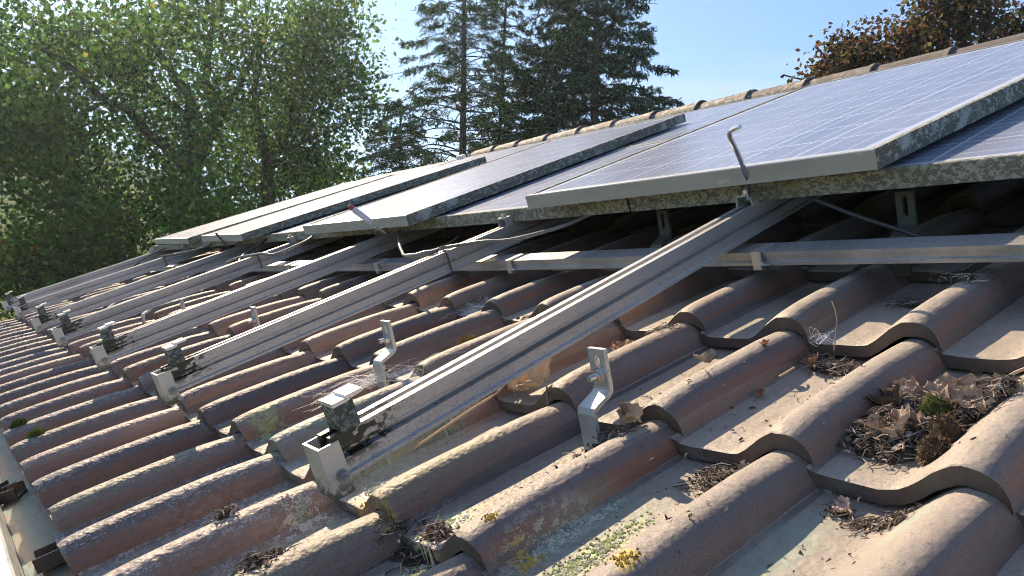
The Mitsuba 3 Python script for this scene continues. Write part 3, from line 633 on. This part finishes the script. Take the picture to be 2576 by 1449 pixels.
def litter(label, spots, n, seed, rad=(.07, .10), mound=.03, long=.05, pale=.35):
    """a drift of needles, flakes and crumbs on a thin mound of leaf mould"""
    k = thing('leaf_litter', label, 'plant litter', None, 'stuff'); rr = np.random.default_rng(seed)
    m = MB(); cols = []
    if mound > .012:
        for cu, cv in spots:
            a, b = np.linspace(0, 1, 7), np.linspace(0, 2 * np.pi, 15)
            A_, B_ = np.meshgrid(a, b, indexing='ij'); wob = 1 + .5 * (meshkit.noise(np.stack([np.cos(B_) * 2 + cu * 9, np.sin(B_) * 2 + cv * 7, A_ * 0], -1), seed) - .5)
            U, V = cu + A_ * np.cos(B_) * rad[0] * .95 * wob, cv + A_ * np.sin(B_) * rad[1] * .95 * wob
            H = np.minimum(roof_w(U, V), roof_w(cu, cv) + .004) + mound * .55 * (1 - A_ ** 2) - .006 * A_ + (meshkit.fbm(np.stack([U * 70, V * 70, A_ * 0], -1), 2, seed) - .5) * .012
            v_, f_ = grid(np.stack([U, V, H], -1)); m.add(v_, f_); cols.append(np.tile([.055, .042, .034], (len(v_), 1)) * rr.uniform(.6, 1.5, (len(v_), 1)))
    for i in range(n):
        cu, cv = spots[rr.integers(len(spots))]
        g = rr.normal(0, 1, 2) * .55
        u, v = cu + g[0] * rad[0], cv + g[1] * rad[1]
        if mound > .012 and roof_w(u, v) > roof_w(cu, cv) + .035: continue
        h = max(roof_w(u, v), roof_w(cu, cv)) + .002 + mound * math.exp(-g @ g) * rr.uniform(.45, 1)
        th, tl = rr.uniform(0, 2 * np.pi), rr.normal(0, .3)
        d = np.array([math.cos(th), math.sin(th), math.sin(tl)])
        kind = rr.random(); p_ = rr.random()
        c = np.array([.10, .078, .062]) * rr.uniform(.45, 1.6) if p_ > pale else np.array([.42, .345, .285]) * rr.uniform(.55, 1.2)
        if kind < .5:
            L = long * rr.uniform(.3, 1.2); bow = rr.normal(0, L * .18, 2)
            q = np.array([-d * L / 2, np.array([bow[0], bow[1], .003]), d * L / 2]) + [u, v, h]
            v_, f_ = tube(q, [.0010, .0018, .0008], 4)
        else:
            L = rr.uniform(.005, .014) * (1.6 if mound > .02 and rr.random() < .3 else 1); e = np.cross(d, rr.normal(0, 1, 3)); e /= np.linalg.norm(e); nn = np.cross(d, e)
            a = np.sort(rr.uniform(0, 2 * np.pi, 6)); rad_ = L * rr.uniform(.4, 1.1, 6)
            ring = np.cos(a)[:, None] * d * rad_[:, None] + np.sin(a)[:, None] * e * rad_[:, None] * .6 + nn * rr.normal(0, .15, (6, 1)) * L
            v_ = np.vstack([ring, nn[None] * L * .2]) + [u, v, h]; f_ = np.array([[q, (q + 1) % 6, 6] for q in range(6)])
        m.add(v_, f_); cols.append(np.tile(c, (len(v_), 1)))
    put(k, m.mesh(), 'litter', False, color=np.vstack(cols))
litter('big heap of crumbled leaves, needles and seed scales on the right pan', [(.93, 1.64), (.88, 1.70), (.83, 1.76), (.92, 1.76), (1.0, 1.72), (.78, 1.83), (.99, 1.65), (.86, 1.82), (.96, 1.82), (.90, 1.86)], 1800, 1, (.075, .080), .075, .055)
litter('nest of dark twigs and needles at the head of the pan below the nearest hook', [(1.285, 1.365), (1.31, 1.385), (1.25, 1.35)], 260, 2, (.06, .05), .03, .07, .2)
litter('nest of twigs and pale fluff between the two right rolls', [(1.375, 2.105), (1.33, 2.10), (1.42, 2.12)], 240, 3, (.06, .05), .03, .07, .3)
litter('line of needles and crumbs below the right tile nose', [(.95, 1.385), (.90, 1.37), (.86, 1.37), (.82, 1.39)], 150, 4, (.05, .03), .015, .05, .3)
litter('dark debris in the valley right of the nearest rail', [(2.06, 2.08), (2.12, 2.02)], 200, 5, (.05, .07), .02, .06, .25)
litter('dark debris at the head of the valley left of the nearest rail', [(2.62, 2.10), (2.7, 2.14), (2.58, 2.16), (2.95, 2.12)], 260, 6, (.10, .07), .03, .06, .3)
litter('dark leaf mould in the valley below the nearest end shoe', [(1.80, .80), (1.86, .74), (1.93, .73)], 240, 7, (.07, .05), .02, .06, .2)
litter('black crumbly tuft in the lower left valley near the bottom edge', [(2.03, .38), (2.06, .42)], 180, 8, (.05, .05), .03, .05, .1)
litter('small dark litter round the foot of the nearest roof hook', [(1.66, 1.33), (1.70, 1.30), (1.62, 1.36)], 160, 9, (.06, .05), .02, .05, .25)
litter('scattered needles under the panels by the right roll', [(1.35, 2.62), (1.28, 2.60), (1.15, 2.58)], 120, 10, (.10, .05), .02, .10, .4)
litter('scattered crumbs over the pans of the right tile rows', [(1.2, 1.1), (.9, 1.15), (1.5, 1.2), (1.4, 1.75), (1.3, 1.8), (.85, 1.6), (1.0, 1.0), (1.75, 1.7)], 170, 11, (.20, .25), .0, .018, .2)
litter('tiny dead weed in the valley at lower left', [(2.45, .44)], 60, 12, (.02, .03), .03, .04, .3)

def moss(label, u, v, R, H, n, col, seed, spike=.02):
    k = thing('moss_clump', label, 'moss', 'moss clumps'); rr = np.random.default_rng(seed)
    m = MB(); cols = []
    a = np.linspace(0, 2 * np.pi, 14); b = np.linspace(0, np.pi / 2, 6)
    A_, B_ = np.meshgrid(a, b, indexing='ij')
    h0 = roof_w(u, v) - .006
    P = np.stack([u + R[0] * np.cos(A_) * np.cos(B_), v + R[1] * np.sin(A_) * np.cos(B_), h0 + H * np.sin(B_)], -1)
    P += (meshkit.fbm(P * 60, 2, seed)[..., None] - .5) * R[0] * .4
    v_, f_ = grid(P); m.add(v_, f_); cols.append(np.tile(np.array(col) * .35, (len(v_), 1)))
    for i in range(n):
        t, s_ = rr.uniform(0, 2 * np.pi), math.asin(rr.random()); d = np.array([math.cos(t) * math.cos(s_), math.sin(t) * math.cos(s_), math.sin(s_)])
        p = np.array([u, v, h0]) + d * [R[0], R[1], H] * rr.uniform(.85, 1.02)
        d = d + rr.normal(0, .5, 3); d /= np.linalg.norm(d); e = np.cross(d, rr.normal(0, 1, 3)); e /= np.linalg.norm(e)
        L = spike * rr.uniform(.5, 1.2); v_ = np.array([p - e * L * .28, p + e * L * .28, p + d * L]); m.add(v_, [[0, 1, 2]]); cols.append(np.tile(np.array(col) * rr.uniform(.5, 1.5), (3, 1)))
    put(k, m.mesh(), 'moss', False, color=np.clip(np.vstack(cols), 0, 1))
moss('bright green moss cushion in the middle of the leaf heap', .885, 1.76, (.055, .045), .112, 1200, (.12, .14, .04), 1, .011)
moss('brown dead moss ball in the leaf heap, right of the green cushion', .828, 1.675, (.040, .038), .085, 600, (.19, .135, .075), 2, .013)
moss('brown dead moss ball at the front of the leaf heap', .818, 1.592, (.038, .036), .062, 600, (.16, .12, .07), 3, .013)
moss('round golden brown moss ball in the valley left of the nearest rail', 3.07, 1.83, (.075, .075), .075, 700, (.26, .17, .05), 4, .022)
moss('small green moss tuft on a low roll left of centre', 4.02, .60, (.05, .06), .03, 300, (.11, .15, .04), 5, .016)
moss('small yellow green moss tuft near the left edge of the roof', 4.62, .14, (.035, .04), .03, 250, (.14, .16, .03), 6, .016)
moss('tiny green moss tuft at the left edge of the frame on the roll', 5.05, .10, (.035, .04), .03, 250, (.10, .13, .03), 7, .016)

def lichen(label, spots, n, cols_, seed, size=.008):
    """crusty rosettes: small domed discs with ragged rims, seated on the tile"""
    k = thing('lichen_crust', label, 'lichen', None, 'stuff'); rr = np.random.default_rng(seed); m = MB(); cols = []
    for i in range(n):
        cu, cv, ru, rv = spots[rr.integers(len(spots))]
        g = np.clip(rr.normal(0, .45, 2), -1.1, 1.1); u, v = cu + g[0] * ru, cv + g[1] * rv
        r = size * rr.uniform(.25, 1.0) * (1.1 - .5 * np.linalg.norm(g)); a = np.arange(8) * np.pi / 4 + rr.uniform(0, 1)
        R_ = r * rr.uniform(.65, 1.2, 8); U, V = u + R_ * np.cos(a), v + R_ * np.sin(a)
        U2, V2 = u + R_ * .55 * np.cos(a), v + R_ * .55 * np.sin(a)
        P = np.vstack([np.stack([U, V, roof_w(U, V) + .0002], 1), np.stack([U2, V2, roof_w(U2, V2) + .0016 + .0016 * rr.random(8)], 1), [[u, v, roof_w(u, v) + .001]]])
        q = np.arange(8); f = np.vstack([np.stack([q, (q + 1) % 8, (q + 1) % 8 + 8], 1), np.stack([q, (q + 1) % 8 + 8, q + 8], 1), np.stack([q + 8, (q + 1) % 8 + 8, q * 0 + 16], 1)])
        m.add(P, f); c = np.array(cols_[rr.integers(len(cols_))]) * rr.uniform(.75, 1.2); cc = np.tile(c, (17, 1)); cc[16] *= .7; cols.append(cc)
    put(k, m.mesh(), 'litter', False, color=np.clip(np.vstack(cols), 0, 1))
YG, PW, MG, OC = (.30, .34, .13), (.46, .45, .38), (.27, .33, .27), (.40, .28, .05)
lichen('yellow green lichen crust on the pan near the bottom edge', [(1.345, 1.0, .05, .20), (1.34, .88, .05, .10)], 420, [YG, YG, PW], 1, .009)
lichen('whitish and yellow lichen crust on the pan end below the nearest end shoe', [(1.82, .83, .06, .10), (1.76, .68, .06, .08)], 420, [PW, PW, YG], 2, .009)
lichen('pale mint lichen flecks at the foot of the roll near the bottom edge', [(1.465, .96, .02, .16), (1.46, 1.12, .02, .1)], 200, [MG, PW], 3, .010)
lichen('ochre lichen rosettes on the roll ends left of the bottom centre', [(1.95, .725, .03, .04), (2.16, .78, .05, .04), (1.455, .85, .03, .05), (1.548, .835, .015, .02), (1.13, .88, .03, .04)], 190, [OC], 4, .007)
lichen('grey and white lichen flecks beside the black tuft at lower left', [(2.34, .63, .06, .08), (2.25, .85, .06, .07), (2.5, .55, .05, .1)], 260, [PW, MG], 5, .009)
lichen('mint green lichen film flecks in the valley below the nearest rail', [(2.40, 1.0, .07, .22), (2.38, 1.2, .06, .15)], 420, [MG, MG, (.20, .24, .17)], 6, .008)
lichen('mint green flecks on the pan under the right tile nose', [(.985, 1.22, .04, .16), (1.03, 1.44, .02, .04)], 220, [MG], 7, .008)
def strands(label, centre, size, n, seed, sag=.0):
    k = thing('cobweb', label, 'cobweb'); rr = np.random.default_rng(seed); m = MB()
    for i in range(n):
        a = np.array(centre) + rr.normal(0, 1, 3) * size * [1, 1, .25]; b = a + rr.normal(0, 1, 3) * np.array(size) * [1.2, 1.2, .5]
        for q in (a, b): q[2] = max(q[2], roof_w(q[0], q[1]) + .003)
        c = (a + b) / 2 + rr.normal(0, .015, 3)
        m.add(*tube(spline([a, c, b], 4), .0004, 3))
    put(k, m.mesh(), 'cobweb')
strands('pale cobweb of fibres at the foot of the second roof hook', (3.14, 1.29, -.01), np.array([.05, .085, .022]), 170, 1)
strands('cobweb fibres under the tile nose right of the second roof hook', (2.93, 1.44, -.01), np.array([.07, .06, .04]), 70, 2)
strands('tuft of white fluff in the twig nest between the right rolls', (1.385, 2.115, -.005), np.array([.018, .015, .012]), 26, 3)
strands('cobweb fibres at the tile nose between the two nearest rails, upper row', (3.42, 2.15, .0), np.array([.05, .05, .03]), 60, 4)
def twig(label, P, r, col=(.30, .23, .17)):
    k = thing('twig', label, 'twig'); m = MB(); m.add(*tube(spline(P), r, 5)); mm = m.mesh(); put(k, mm, 'litter', True, color=np.tile(col, (len(mm.vertices), 1)))
twig('long thin brown stalk lying in the valley below the nearest rail', [(2.34, 1.52, .0), (2.28, 1.35, .0), (2.30, 1.18, -.02), (2.33, 1.06, -.045)], .005, (.40, .29, .20))
twig('short stick on the pan below the near yellow lichen', [(1.12, .86, -.05), (1.17, .80, -.055), (1.22, .77, -.06)], .006, (.25, .14, .09))
twig('curved dry stalk standing in the nest between the right rolls', [(1.35, 2.10, -.04), (1.36, 2.16, .03), (1.40, 2.22, .08)], .0026, (.2, .15, .11))
twig('pale thin twig on the pan below the upper nest', [(1.43, 1.99, -.06), (1.42, 1.95, -.05), (1.44, 1.92, -.06)], .004, (.45, .33, .22))
twig('pale stalk at the right top of the leaf heap', [(.83, 2.02, -.04), (.77, 2.02, .0), (.70, 2.03, .02)], .005, (.50, .38, .27))

# ------------------------------------------------------------------ ground and hills
def ground_mesh():
    n = 60; r = np.r_[0, np.geomspace(4, 600, n)]; a = np.linspace(0, 2 * np.pi, 73)
    rr_, aa = np.meshgrid(r, a, indexing='ij')
    P = np.stack([rr_ * np.cos(aa), rr_ * np.sin(aa), -0.02 + 0 * rr_], -1); v, f = grid(P)
    return trimesh.Trimesh(v, np.vstack([f[:, [0, 1, 2]], f[:, [0, 2, 3]]]), process=True)
labels['ground'] = {'label': 'green lawn round the house', 'category': 'ground', 'kind': 'structure'}
put('ground', ground_mesh(), 'grass_ground')
def hill_mesh():
    xs = np.linspace(-500, 2900, 90); ds = np.geomspace(60, 420, 26)
    P = np.zeros((len(xs), len(ds), 3))
    for i, x in enumerate(xs):
        top = np.interp(x, [-500, 0, 300, 700, 1000, 1300, 2900], [330, 400, 470, 600, 668, 690, 700])
        for j, d in enumerate(ds):
            q = (j / (len(ds) - 1))
            g = sight(x, 709, d); z = (709 - top) / FOCAL * 420 * np.sin(q * np.pi / 2) ** 1.5 * (d / 420) ** .3
            P[i, j] = [g[0], g[1], -.3 + z]
    P[..., 2] += (meshkit.fbm(P * .03, 3) - .5) * 5 * np.clip(np.linspace(0, 1, len(ds)) * 3, 0, 1)[None]
    v, f = grid(P); return trimesh.Trimesh(v, np.vstack([f[:, [0, 1, 2]], f[:, [0, 2, 3]]]), process=False)
labels['hill'] = {'label': 'green hillside glimpsed between the trees', 'category': 'hill', 'kind': 'structure'}
put('hill', hill_mesh(), 'hill_mat', True)

# ------------------------------------------------------------------ trees (world metres)
def leaves_at(C, per, spread, size, rr, base, var, droop=.3, tips=None):
    """folded diamond leaves round the twig ends C; returns verts, faces, colours"""
    n = len(C) * per
    P = np.repeat(C, per, 0) + rr.normal(0, 1, (n, 3)) * spread
    d = rr.normal(0, 1, (n, 3)); d[:, 2] -= droop; d /= np.linalg.norm(d, axis=1, keepdims=True)
    e = np.cross(d, rr.normal(0, 1, (n, 3))); e /= np.linalg.norm(e, axis=1, keepdims=True)
    nn = np.cross(d, e); L = size * rr.uniform(.6, 1.25, (n, 1)); w = L * rr.uniform(.28, .36, (n, 1))
    V = np.stack([P, P + d * L * .45 + e * w + nn * L * .08, P + d * L, P + d * L * .5 - e * w + nn * L * .08], 1).reshape(-1, 3)
    i = np.arange(n)[:, None] * 4
    F = np.vstack([i + [0, 1, 2], i + [0, 2, 3]])
    c = np.array(base) * np.exp(rr.normal(0, var, (n, 1)))
    if tips is not None:
        t = rr.random((n, 1)); c = np.where(t < tips[0], np.array(tips[1]) * rr.uniform(.7, 1.3, (n, 1)), c)
    return V, F, np.repeat(np.clip(c, 0, 1), 4, 0)
def limb(P, r0, r1, n=7, k=6, wob=0, rr=None):
    Q = spline(P, k)
    if wob: Q[1:-1] += rr.normal(0, wob, (len(Q) - 2, 3))
    return tube(Q, np.linspace(r0, r1, len(Q)), n), Q
def broadleaf(name, label, cat, trunks, crowns, per, size, base, var, tips, seed, spread=.22, droop=.3, twig_r=.012, group=None, thin=0.0, z=1.0):
    """trunks: [(polyline of world points, r0, r1)]; crowns: [(centre, radii, number of twig ends)]"""
    k = thing(name, label, cat, group); rr = np.random.default_rng(seed)
    m = MB(); nodes = []
    for j, (P, r0, r1) in enumerate(trunks):
        (v, f), Q = limb(P, r0 * z, r1 * z, 8, 6, .015 * z, rr); m.add(v, f); nodes.append(Q[len(Q) // 3 if j == 0 else 1:])
    put(k + '__trunk', m.mesh(False), 'bark', True)
    nodes = np.vstack(nodes); C = []
    for c, R, n in crowns:
        d = rr.normal(0, 1, (n * 3, 3)); d /= np.linalg.norm(d, axis=1, keepdims=True)
        q = np.array(c) + d * np.array(R) * z * (rr.random((n * 3, 1)) ** .45)
        keep = meshkit.fbm(q * .9 / z + seed * 3.1, 3, seed) > .50 + thin
        C.append(q[keep][:n])
    C = np.vstack(C)
    b = MB()
    order = np.argsort([np.min(np.linalg.norm(nodes - c, axis=1)) for c in C])
    net = list(nodes)
    for i, ci in enumerate(order[: int(len(order) * .75)]):
        c = C[ci]; N = np.array(net); D = np.linalg.norm(N - c, axis=1) + .5 * np.maximum(N[:, 2] - c[2], 0)
        a = N[np.argmin(D)]; L = np.linalg.norm(c - a)
        if L < .1 * z: continue
        mid = (a + c) / 2 + rr.normal(0, .09, 3) * L + [0, 0, .06 * L]
        Q = spline([a, mid, c], 3); r = min(.035 * z, twig_r * (.5 * z + .55 * L))
        b.add(*tube(Q, np.linspace(r, .004 * z, len(Q)), 4)); net += [Q[2], Q[4], c]
    put(k + '__branches', b.mesh(False), 'bark', kind='stuff')
    V, F, col = leaves_at(C, per, spread * z, size * z, rr, base, var, droop, tips)
    put(k + '__crown', trimesh.Trimesh(V, F, process=False), 'leaf', color=col, kind='stuff')
    return k
GREEN, YEL = (.095, .175, .042), (.26, .25, .05)
s = sight
ZT = 1.9
d1, d2, d3 = 26.0, 28.5, 23.5
def gpt(x, d):                       # foot of a tree on the ground
    g = s(x, 709, d); return np.array([g[0], g[1], -.1])
broadleaf('walnut_tree', 'large green tree with forked dark trunk behind the far gable', 'tree',
    [([gpt(460, d1), s(467, 574, d1), s(486, 430, d1)], .20, .15), ([s(486, 430, d1), s(481, 330, d1), s(477, 250, d1 - 0.48), s(440, 190, d1 - 0.48), s(400, 130, d1), s(360, 40, d1)], .13, .04),
     ([s(486, 430, d1), s(520, 350, d1 + 0.48), s(541, 290, d1 + 0.8), s(520, 210, d1 + 0.8), s(530, 90, d1 + 1.1), s(560, 0, d1 + 1.3)], .11, .03), ([s(475, 440, d1), s(420, 370, d1 - 0.64), s(361, 324, d1 - 0.96), s(310, 270, d1 - 1.3), s(255, 245, d1 - 1.6), s(180, 170, d1 - 1.9), s(100, 120, d1 - 2.1)], .10, .03),
     ([s(477, 300, d1), s(420, 250, d1 + 0.8), s(330, 190, d1 + 1.6), s(240, 110, d1 + 1.9)], .06, .02), ([s(541, 300, d1 + 0.8), s(600, 220, d1 + 1.4), s(650, 100, d1 + 1.6)], .06, .02)],
    [(s(260, 190, d1), (2.9, 1.7, 1.7), 620), (s(520, 130, d1), (1.6, 1.3, 1.25), 340), (s(200, 420, d1 - 0.48), (2.0, 1.6, 1.6), 300), (s(520, 400, d1 + 0.96), (1.2, 1.0, 1.5), 170), (s(450, 520, d1 - 3), (1.1, .8, 1.0), 130), (s(40, 130, d1), (1.6, 1.3, 1.2), 190)],
    14, .100, GREEN, .35, (.03, YEL), 11, z=ZT)
broadleaf('walnut_tree', 'green tree with bushy right outline beside the spruces', 'tree',
    [([gpt(680, d2), s(676, 560, d2), s(671, 410, d2)], .17, .12), ([s(671, 410, d2), s(655, 330, d2), s(640, 270, d2), s(650, 150, d2), s(680, 0, d2)], .09, .03), ([s(671, 410, d2), s(720, 340, d2), s(735, 250, d2 + 0.64), s(770, 130, d2 + 0.64), s(790, -20, d2 + 0.8)], .09, .03), ([s(671, 400, d2), s(760, 360, d2 - 0.64), s(850, 320, d2 - 0.64)], .06, .02)],
    [(s(760, 160, d2), (1.45, 1.3, 1.75), 430), (s(830, 330, d2), (1.0, 1.0, 1.35), 180), (s(690, 420, d2 + 0.48), (1.3, 1.0, 1.4), 190), (s(850, 90, d2), (.75, .9, .95), 110), (s(930, 280, d2), (.35, .5, .5), 24)],
    14, .105, (.100, .180, .042), .35, (.03, YEL), 12, z=ZT)
broadleaf('walnut_tree', 'low leaning green tree at the far left, in front of the forked tree', 'tree',
    [([gpt(330, d3), s(310, 690, d3), s(290, 620, d3), s(240, 545, d3), s(185, 481, d3), s(120, 440, d3)], .13, .04), ([s(290, 620, d3), s(300, 540, d3 + 0.48), s(290, 470, d3 + 0.64)], .05, .02), ([s(215, 510, d3), s(120, 520, d3 - 0.48), s(40, 480, d3 - 0.8)], .05, .02)],
    [(s(100, 480, d3), (1.5, 1.2, 1.1), 320), (s(120, 640, d3), (1.6, 1.2, .75), 270), (s(330, 560, d3 + 0.8), (1.0, .9, .8), 120), (s(20, 330, d3), (.9, 1.0, .9), 110)],
    14, .100, (.085, .160, .040), .35, (.03, YEL), 13, z=ZT)
d4 = 32
broadleaf('green_tree', 'dense dark green tree low behind the far gable, filling under the forked crown', 'tree',
    [([gpt(560, d4), s(565, 600, d4), s(570, 470, d4)], .15, .06)],
    [(s(570, 560, d4), (1.8, 1.2, 1.3), 260), (s(800, 500, d4), (1.6, 1.2, 1.1), 240), (s(640, 330, d4), (1.8, 1.2, 1.5), 200)],
    12, .12, (.075, .140, .042), .3, (.03, YEL), 14, z=ZT)
broadleaf('shrub', 'leafy shrub at the left edge, in front of the far gable trees', 'shrub',
    [([gpt(60, 24.5), s(60, 760, 24.5), s(70, 700, 24.5)], .05, .02), ([s(65, 720, 24.5), s(200, 690, 24.5), s(260, 660, 24.5)], .03, .01)],
    [(s(60, 690, 25), (1.4, 1.0, .55), 200), (s(270, 670, 25), (.9, .8, .45), 110)], 14, .095, (.12, .17, .05), .35, (.10, (.25, .15, .04)), 15, z=ZT)

def conifer(label, x, x_top, dist, top_y, low_y, wid, dens, seed, sparse=0.0, r0=.17, col=(.035, .060, .028), droop=.25, lean=None, L0=.11, group='conifers behind the roof'):
    """spruce: whorls of drooping boughs with hanging needle sprays. wid: half width (m) low down"""
    k = thing('spruce_tree', label, 'conifer', group); rr = np.random.default_rng(seed)
    A, B = gpt(x - 2, dist), s(x_top, top_y, dist); H = B[2] - A[2]
    m = MB(); Q = spline([A, (A * .6 + B * .4) + rr.normal(0, .04, 3) * [1, 1, 0], B], 8); m.add(*tube(Q, np.linspace(r0 * 1.25, .03, len(Q)), 9)); put(k + '__trunk', m.mesh(False), 'bark', True)
    b = MB(); spr = []; up = np.array([0, 0, 1.0])
    zlow = s(x, low_y, dist)[2]; z = zlow
    while z < B[2] - .1:
        t = (z - A[2]) / H; c = A + (B - A) * t
        rel = (B[2] - z) / (B[2] - zlow)
        nb = rr.integers(5, 8)
        a0 = rr.uniform(0, 6.28)
        for j in range(nb):
            az = a0 + j * 2 * np.pi / nb + rr.normal(0, .2); L = wid * (.18 + .82 * rel ** .75) * rr.uniform(.65, 1.12)
            dirv = np.array([math.cos(az), math.sin(az), 0]); lift = rr.uniform(-.05, .25)
            P = [c, c + dirv * L * .35 + up * lift * L * .4, c + dirv * L * .7 + up * (lift * .4 - droop * .5) * L, c + dirv * L + up * (-droop + .10 + rr.normal(0, .06)) * L]
            q = spline(P, 4); b.add(*tube(q, np.linspace(.028 * (.4 + .6 * rel), .006, len(q)), 4))
            ns = int(L / .085 * dens)
            tt = rr.uniform(.18 + sparse * .4, 1, ns) ** .8
            idx = np.clip((tt * (len(q) - 1)), 0, len(q) - 1.001); i0 = idx.astype(int); fr = (idx - i0)[:, None]
            p = q[i0] * (1 - fr) + q[np.minimum(i0 + 1, len(q) - 1)] * fr
            side = np.cross(dirv, up); sg = rr.choice([-1, 1], ns)[:, None]
            reach = (.12 + .30 * np.sin(np.pi * np.clip(tt, .05, .98)))[:, None] * rr.uniform(.3, 1, (ns, 1)) * min(1, L / 1.6)
            if sparse > 0:
                keep = meshkit.noise(p * 1.7 + seed, seed) > sparse * .75; p, sg, reach, tt = p[keep], sg[keep], reach[keep], tt[keep]
            e = p + side * sg * reach + dirv * reach * .6 - up * reach * rr.uniform(.1, .7, reach.shape)
            spr.append(np.stack([p, e], 1))
        z += rr.uniform(.20, .38)
    put(k + '__boughs', b.mesh(False), 'bark', kind='stuff')
    spr = np.vstack(spr); Vs, n0 = [], 0
    p, e = spr[:, 0], spr[:, 1]
    # each spray carries needle tufts along its length
    T = []
    for q in np.linspace(.15, 1.0, 6): T.append(p * (1 - q) + e * q)
    T = np.vstack(T); n = len(T); dd = np.tile(e - p, (6, 1)); dd /= np.maximum(np.linalg.norm(dd, axis=1, keepdims=True), 1e-6)
    T = T + rr.normal(0, .025, T.shape)
    d = dd * .8 + rr.normal(0, .55, (n, 3)) - [0, 0, .30]; d /= np.linalg.norm(d, axis=1, keepdims=True)
    ee = np.cross(d, rr.normal(0, 1, (n, 3))); ee /= np.linalg.norm(ee, axis=1, keepdims=True)
    L = L0 * rr.uniform(.6, 1.3, (n, 1)); w = L * .16
    V = np.stack([T - d * L * .2, T + d * L * .35 + ee * w, T + d * L, T + d * L * .35 - ee * w], 1).reshape(-1, 3)
    i = np.arange(n)[:, None] * 4; F = np.vstack([i + [0, 1, 2], i + [0, 2, 3]])
    c = np.array(col) * np.exp(rr.normal(0, .35, (n, 1))); c = np.where(rr.random((n, 1)) < .04, np.array([.14, .09, .04]) * rr.uniform(.6, 1.2, (n, 1)), c)
    put(k + '__needles', trimesh.Trimesh(V, F, process=False), 'needles', color=np.repeat(np.clip(c, 0, 1), 4, 0), kind='stuff')
conifer('tall spruce with bare trunk and thin open boughs, left of the conifers', 1157, 1168, 23, -190, 560, 3.3, 1.9, 21, sparse=.38, r0=.155, col=(.070, .112, .045))
conifer('slender young spruce between the two bigger conifers', 1247, 1280, 25, -120, 560, 1.75, 1.6, 22, sparse=.42, r0=.09, col=(.070, .112, .045))
conifer('dense dark conifer at the right of the group with long boughs', 1487, 1510, 22, -420, 520, 2.8, 2.3, 23, sparse=.15, r0=.17, col=(.045, .082, .042), droop=.15, L0=.13)
conifer('dark conifer with second bare trunk, just left of the dense one', 1448, 1440, 23.5, -330, 520, 2.5, 2.0, 24, sparse=.22, r0=.11, col=(.052, .090, .044), droop=.2, L0=.13)
conifer('low spruce behind the roof at the right foot of the leafy trees', 1005, 1008, 29, 255, 600, 2.6, 1.9, 25, sparse=.25, r0=.10, col=(.048, .086, .042))
conifer('distant spruce showing only its drooping tip over the ridge', 1640, 1640, 30, 215, 560, 2.0, 1.8, 26, sparse=.15, r0=.09, col=(.048, .086, .042), droop=.05)

d5 = 14
RED, OLV = (.130, .074, .050), (.105, .105, .045)
broadleaf('copper_beech_tree', 'copper leaved beech tree rising behind the right part of the ridge', 'tree',
    [([gpt(2440, d5), s(2450, 330, d5), s(2445, 180, d5)], .14, .09), ([s(2445, 180, d5), s(2420, 90, d5), s(2380, 20, d5), s(2350, -60, d5)], .06, .02), ([s(2445, 180, d5), s(2400, 150, d5), s(2300, 120, d5 - .2), s(2200, 150, d5 - .2)], .04, .015), ([s(2445, 170, d5), s(2480, 60, d5 + .2), s(2500, -60, d5 + .2)], .05, .02), ([s(2420, 300, d5), s(2250, 240, d5), s(2100, 215, d5), s(1975, 190, d5)], .04, .012)],
    [(s(2330, 110, d5), (1.15, .8, .85), 320), (s(2420, 10, d5), (1.0, .7, .75), 230), (s(2190, 165, d5), (.95, .7, .50), 240), (s(2050, 195, d5), (.75, .5, .26), 130), (s(2110, 120, d5), (.4, .4, .3), 50), (s(1985, 195, d5), (.35, .35, .16), 50), (s(2430, 200, d5), (.8, .7, .5), 90), (s(2300, 240, d5), (1.6, .8, .35), 130)],
    8, .105, RED, .35, (.45, OLV), 31, spread=.12, droop=.1, thin=-.03)
broadleaf('copper_beech_tree', 'darker beech branch mass at the upper right corner', 'tree',
    [([gpt(2600, 15), s(2600, 330, 15), s(2590, 150, 15)], .10, .05), ([s(2590, 170, 15), s(2530, 90, 15), s(2500, 50, 15)], .03, .01)],
    [(s(2530, 100, 15), (.55, .5, .40), 100), (s(2480, 165, 15), (.5, .5, .22), 50), (s(2600, 110, 15), (.4, .4, .5), 60)],
    8, .105, (.085, .052, .036), .35, (.45, (.075, .08, .032)), 32, spread=.12, droop=.1)

# ------------------------------------------------------------------ added haze box standing in for lens glare
scene['veil_haze'] = dict(type='homogeneous', albedo=dict(type='rgb', value=(.76, .90, 1.0)), sigma_t=HAZE, phase=dict(type='hg', g=.7))
labels['haze'] = {'label': 'thin added haze standing in for lens glare', 'category': 'haze', 'kind': 'stuff'}
scene['haze'] = dict(type='cube', to_world=mi.ScalarTransform4f().translate([0, 0, 17.5]).scale([620, 620, 18.5]), bsdf=dict(type='null'), interior=dict(type='ref', id='veil_haze'))
scene['camera']['medium'] = dict(type='ref', id='veil_haze')
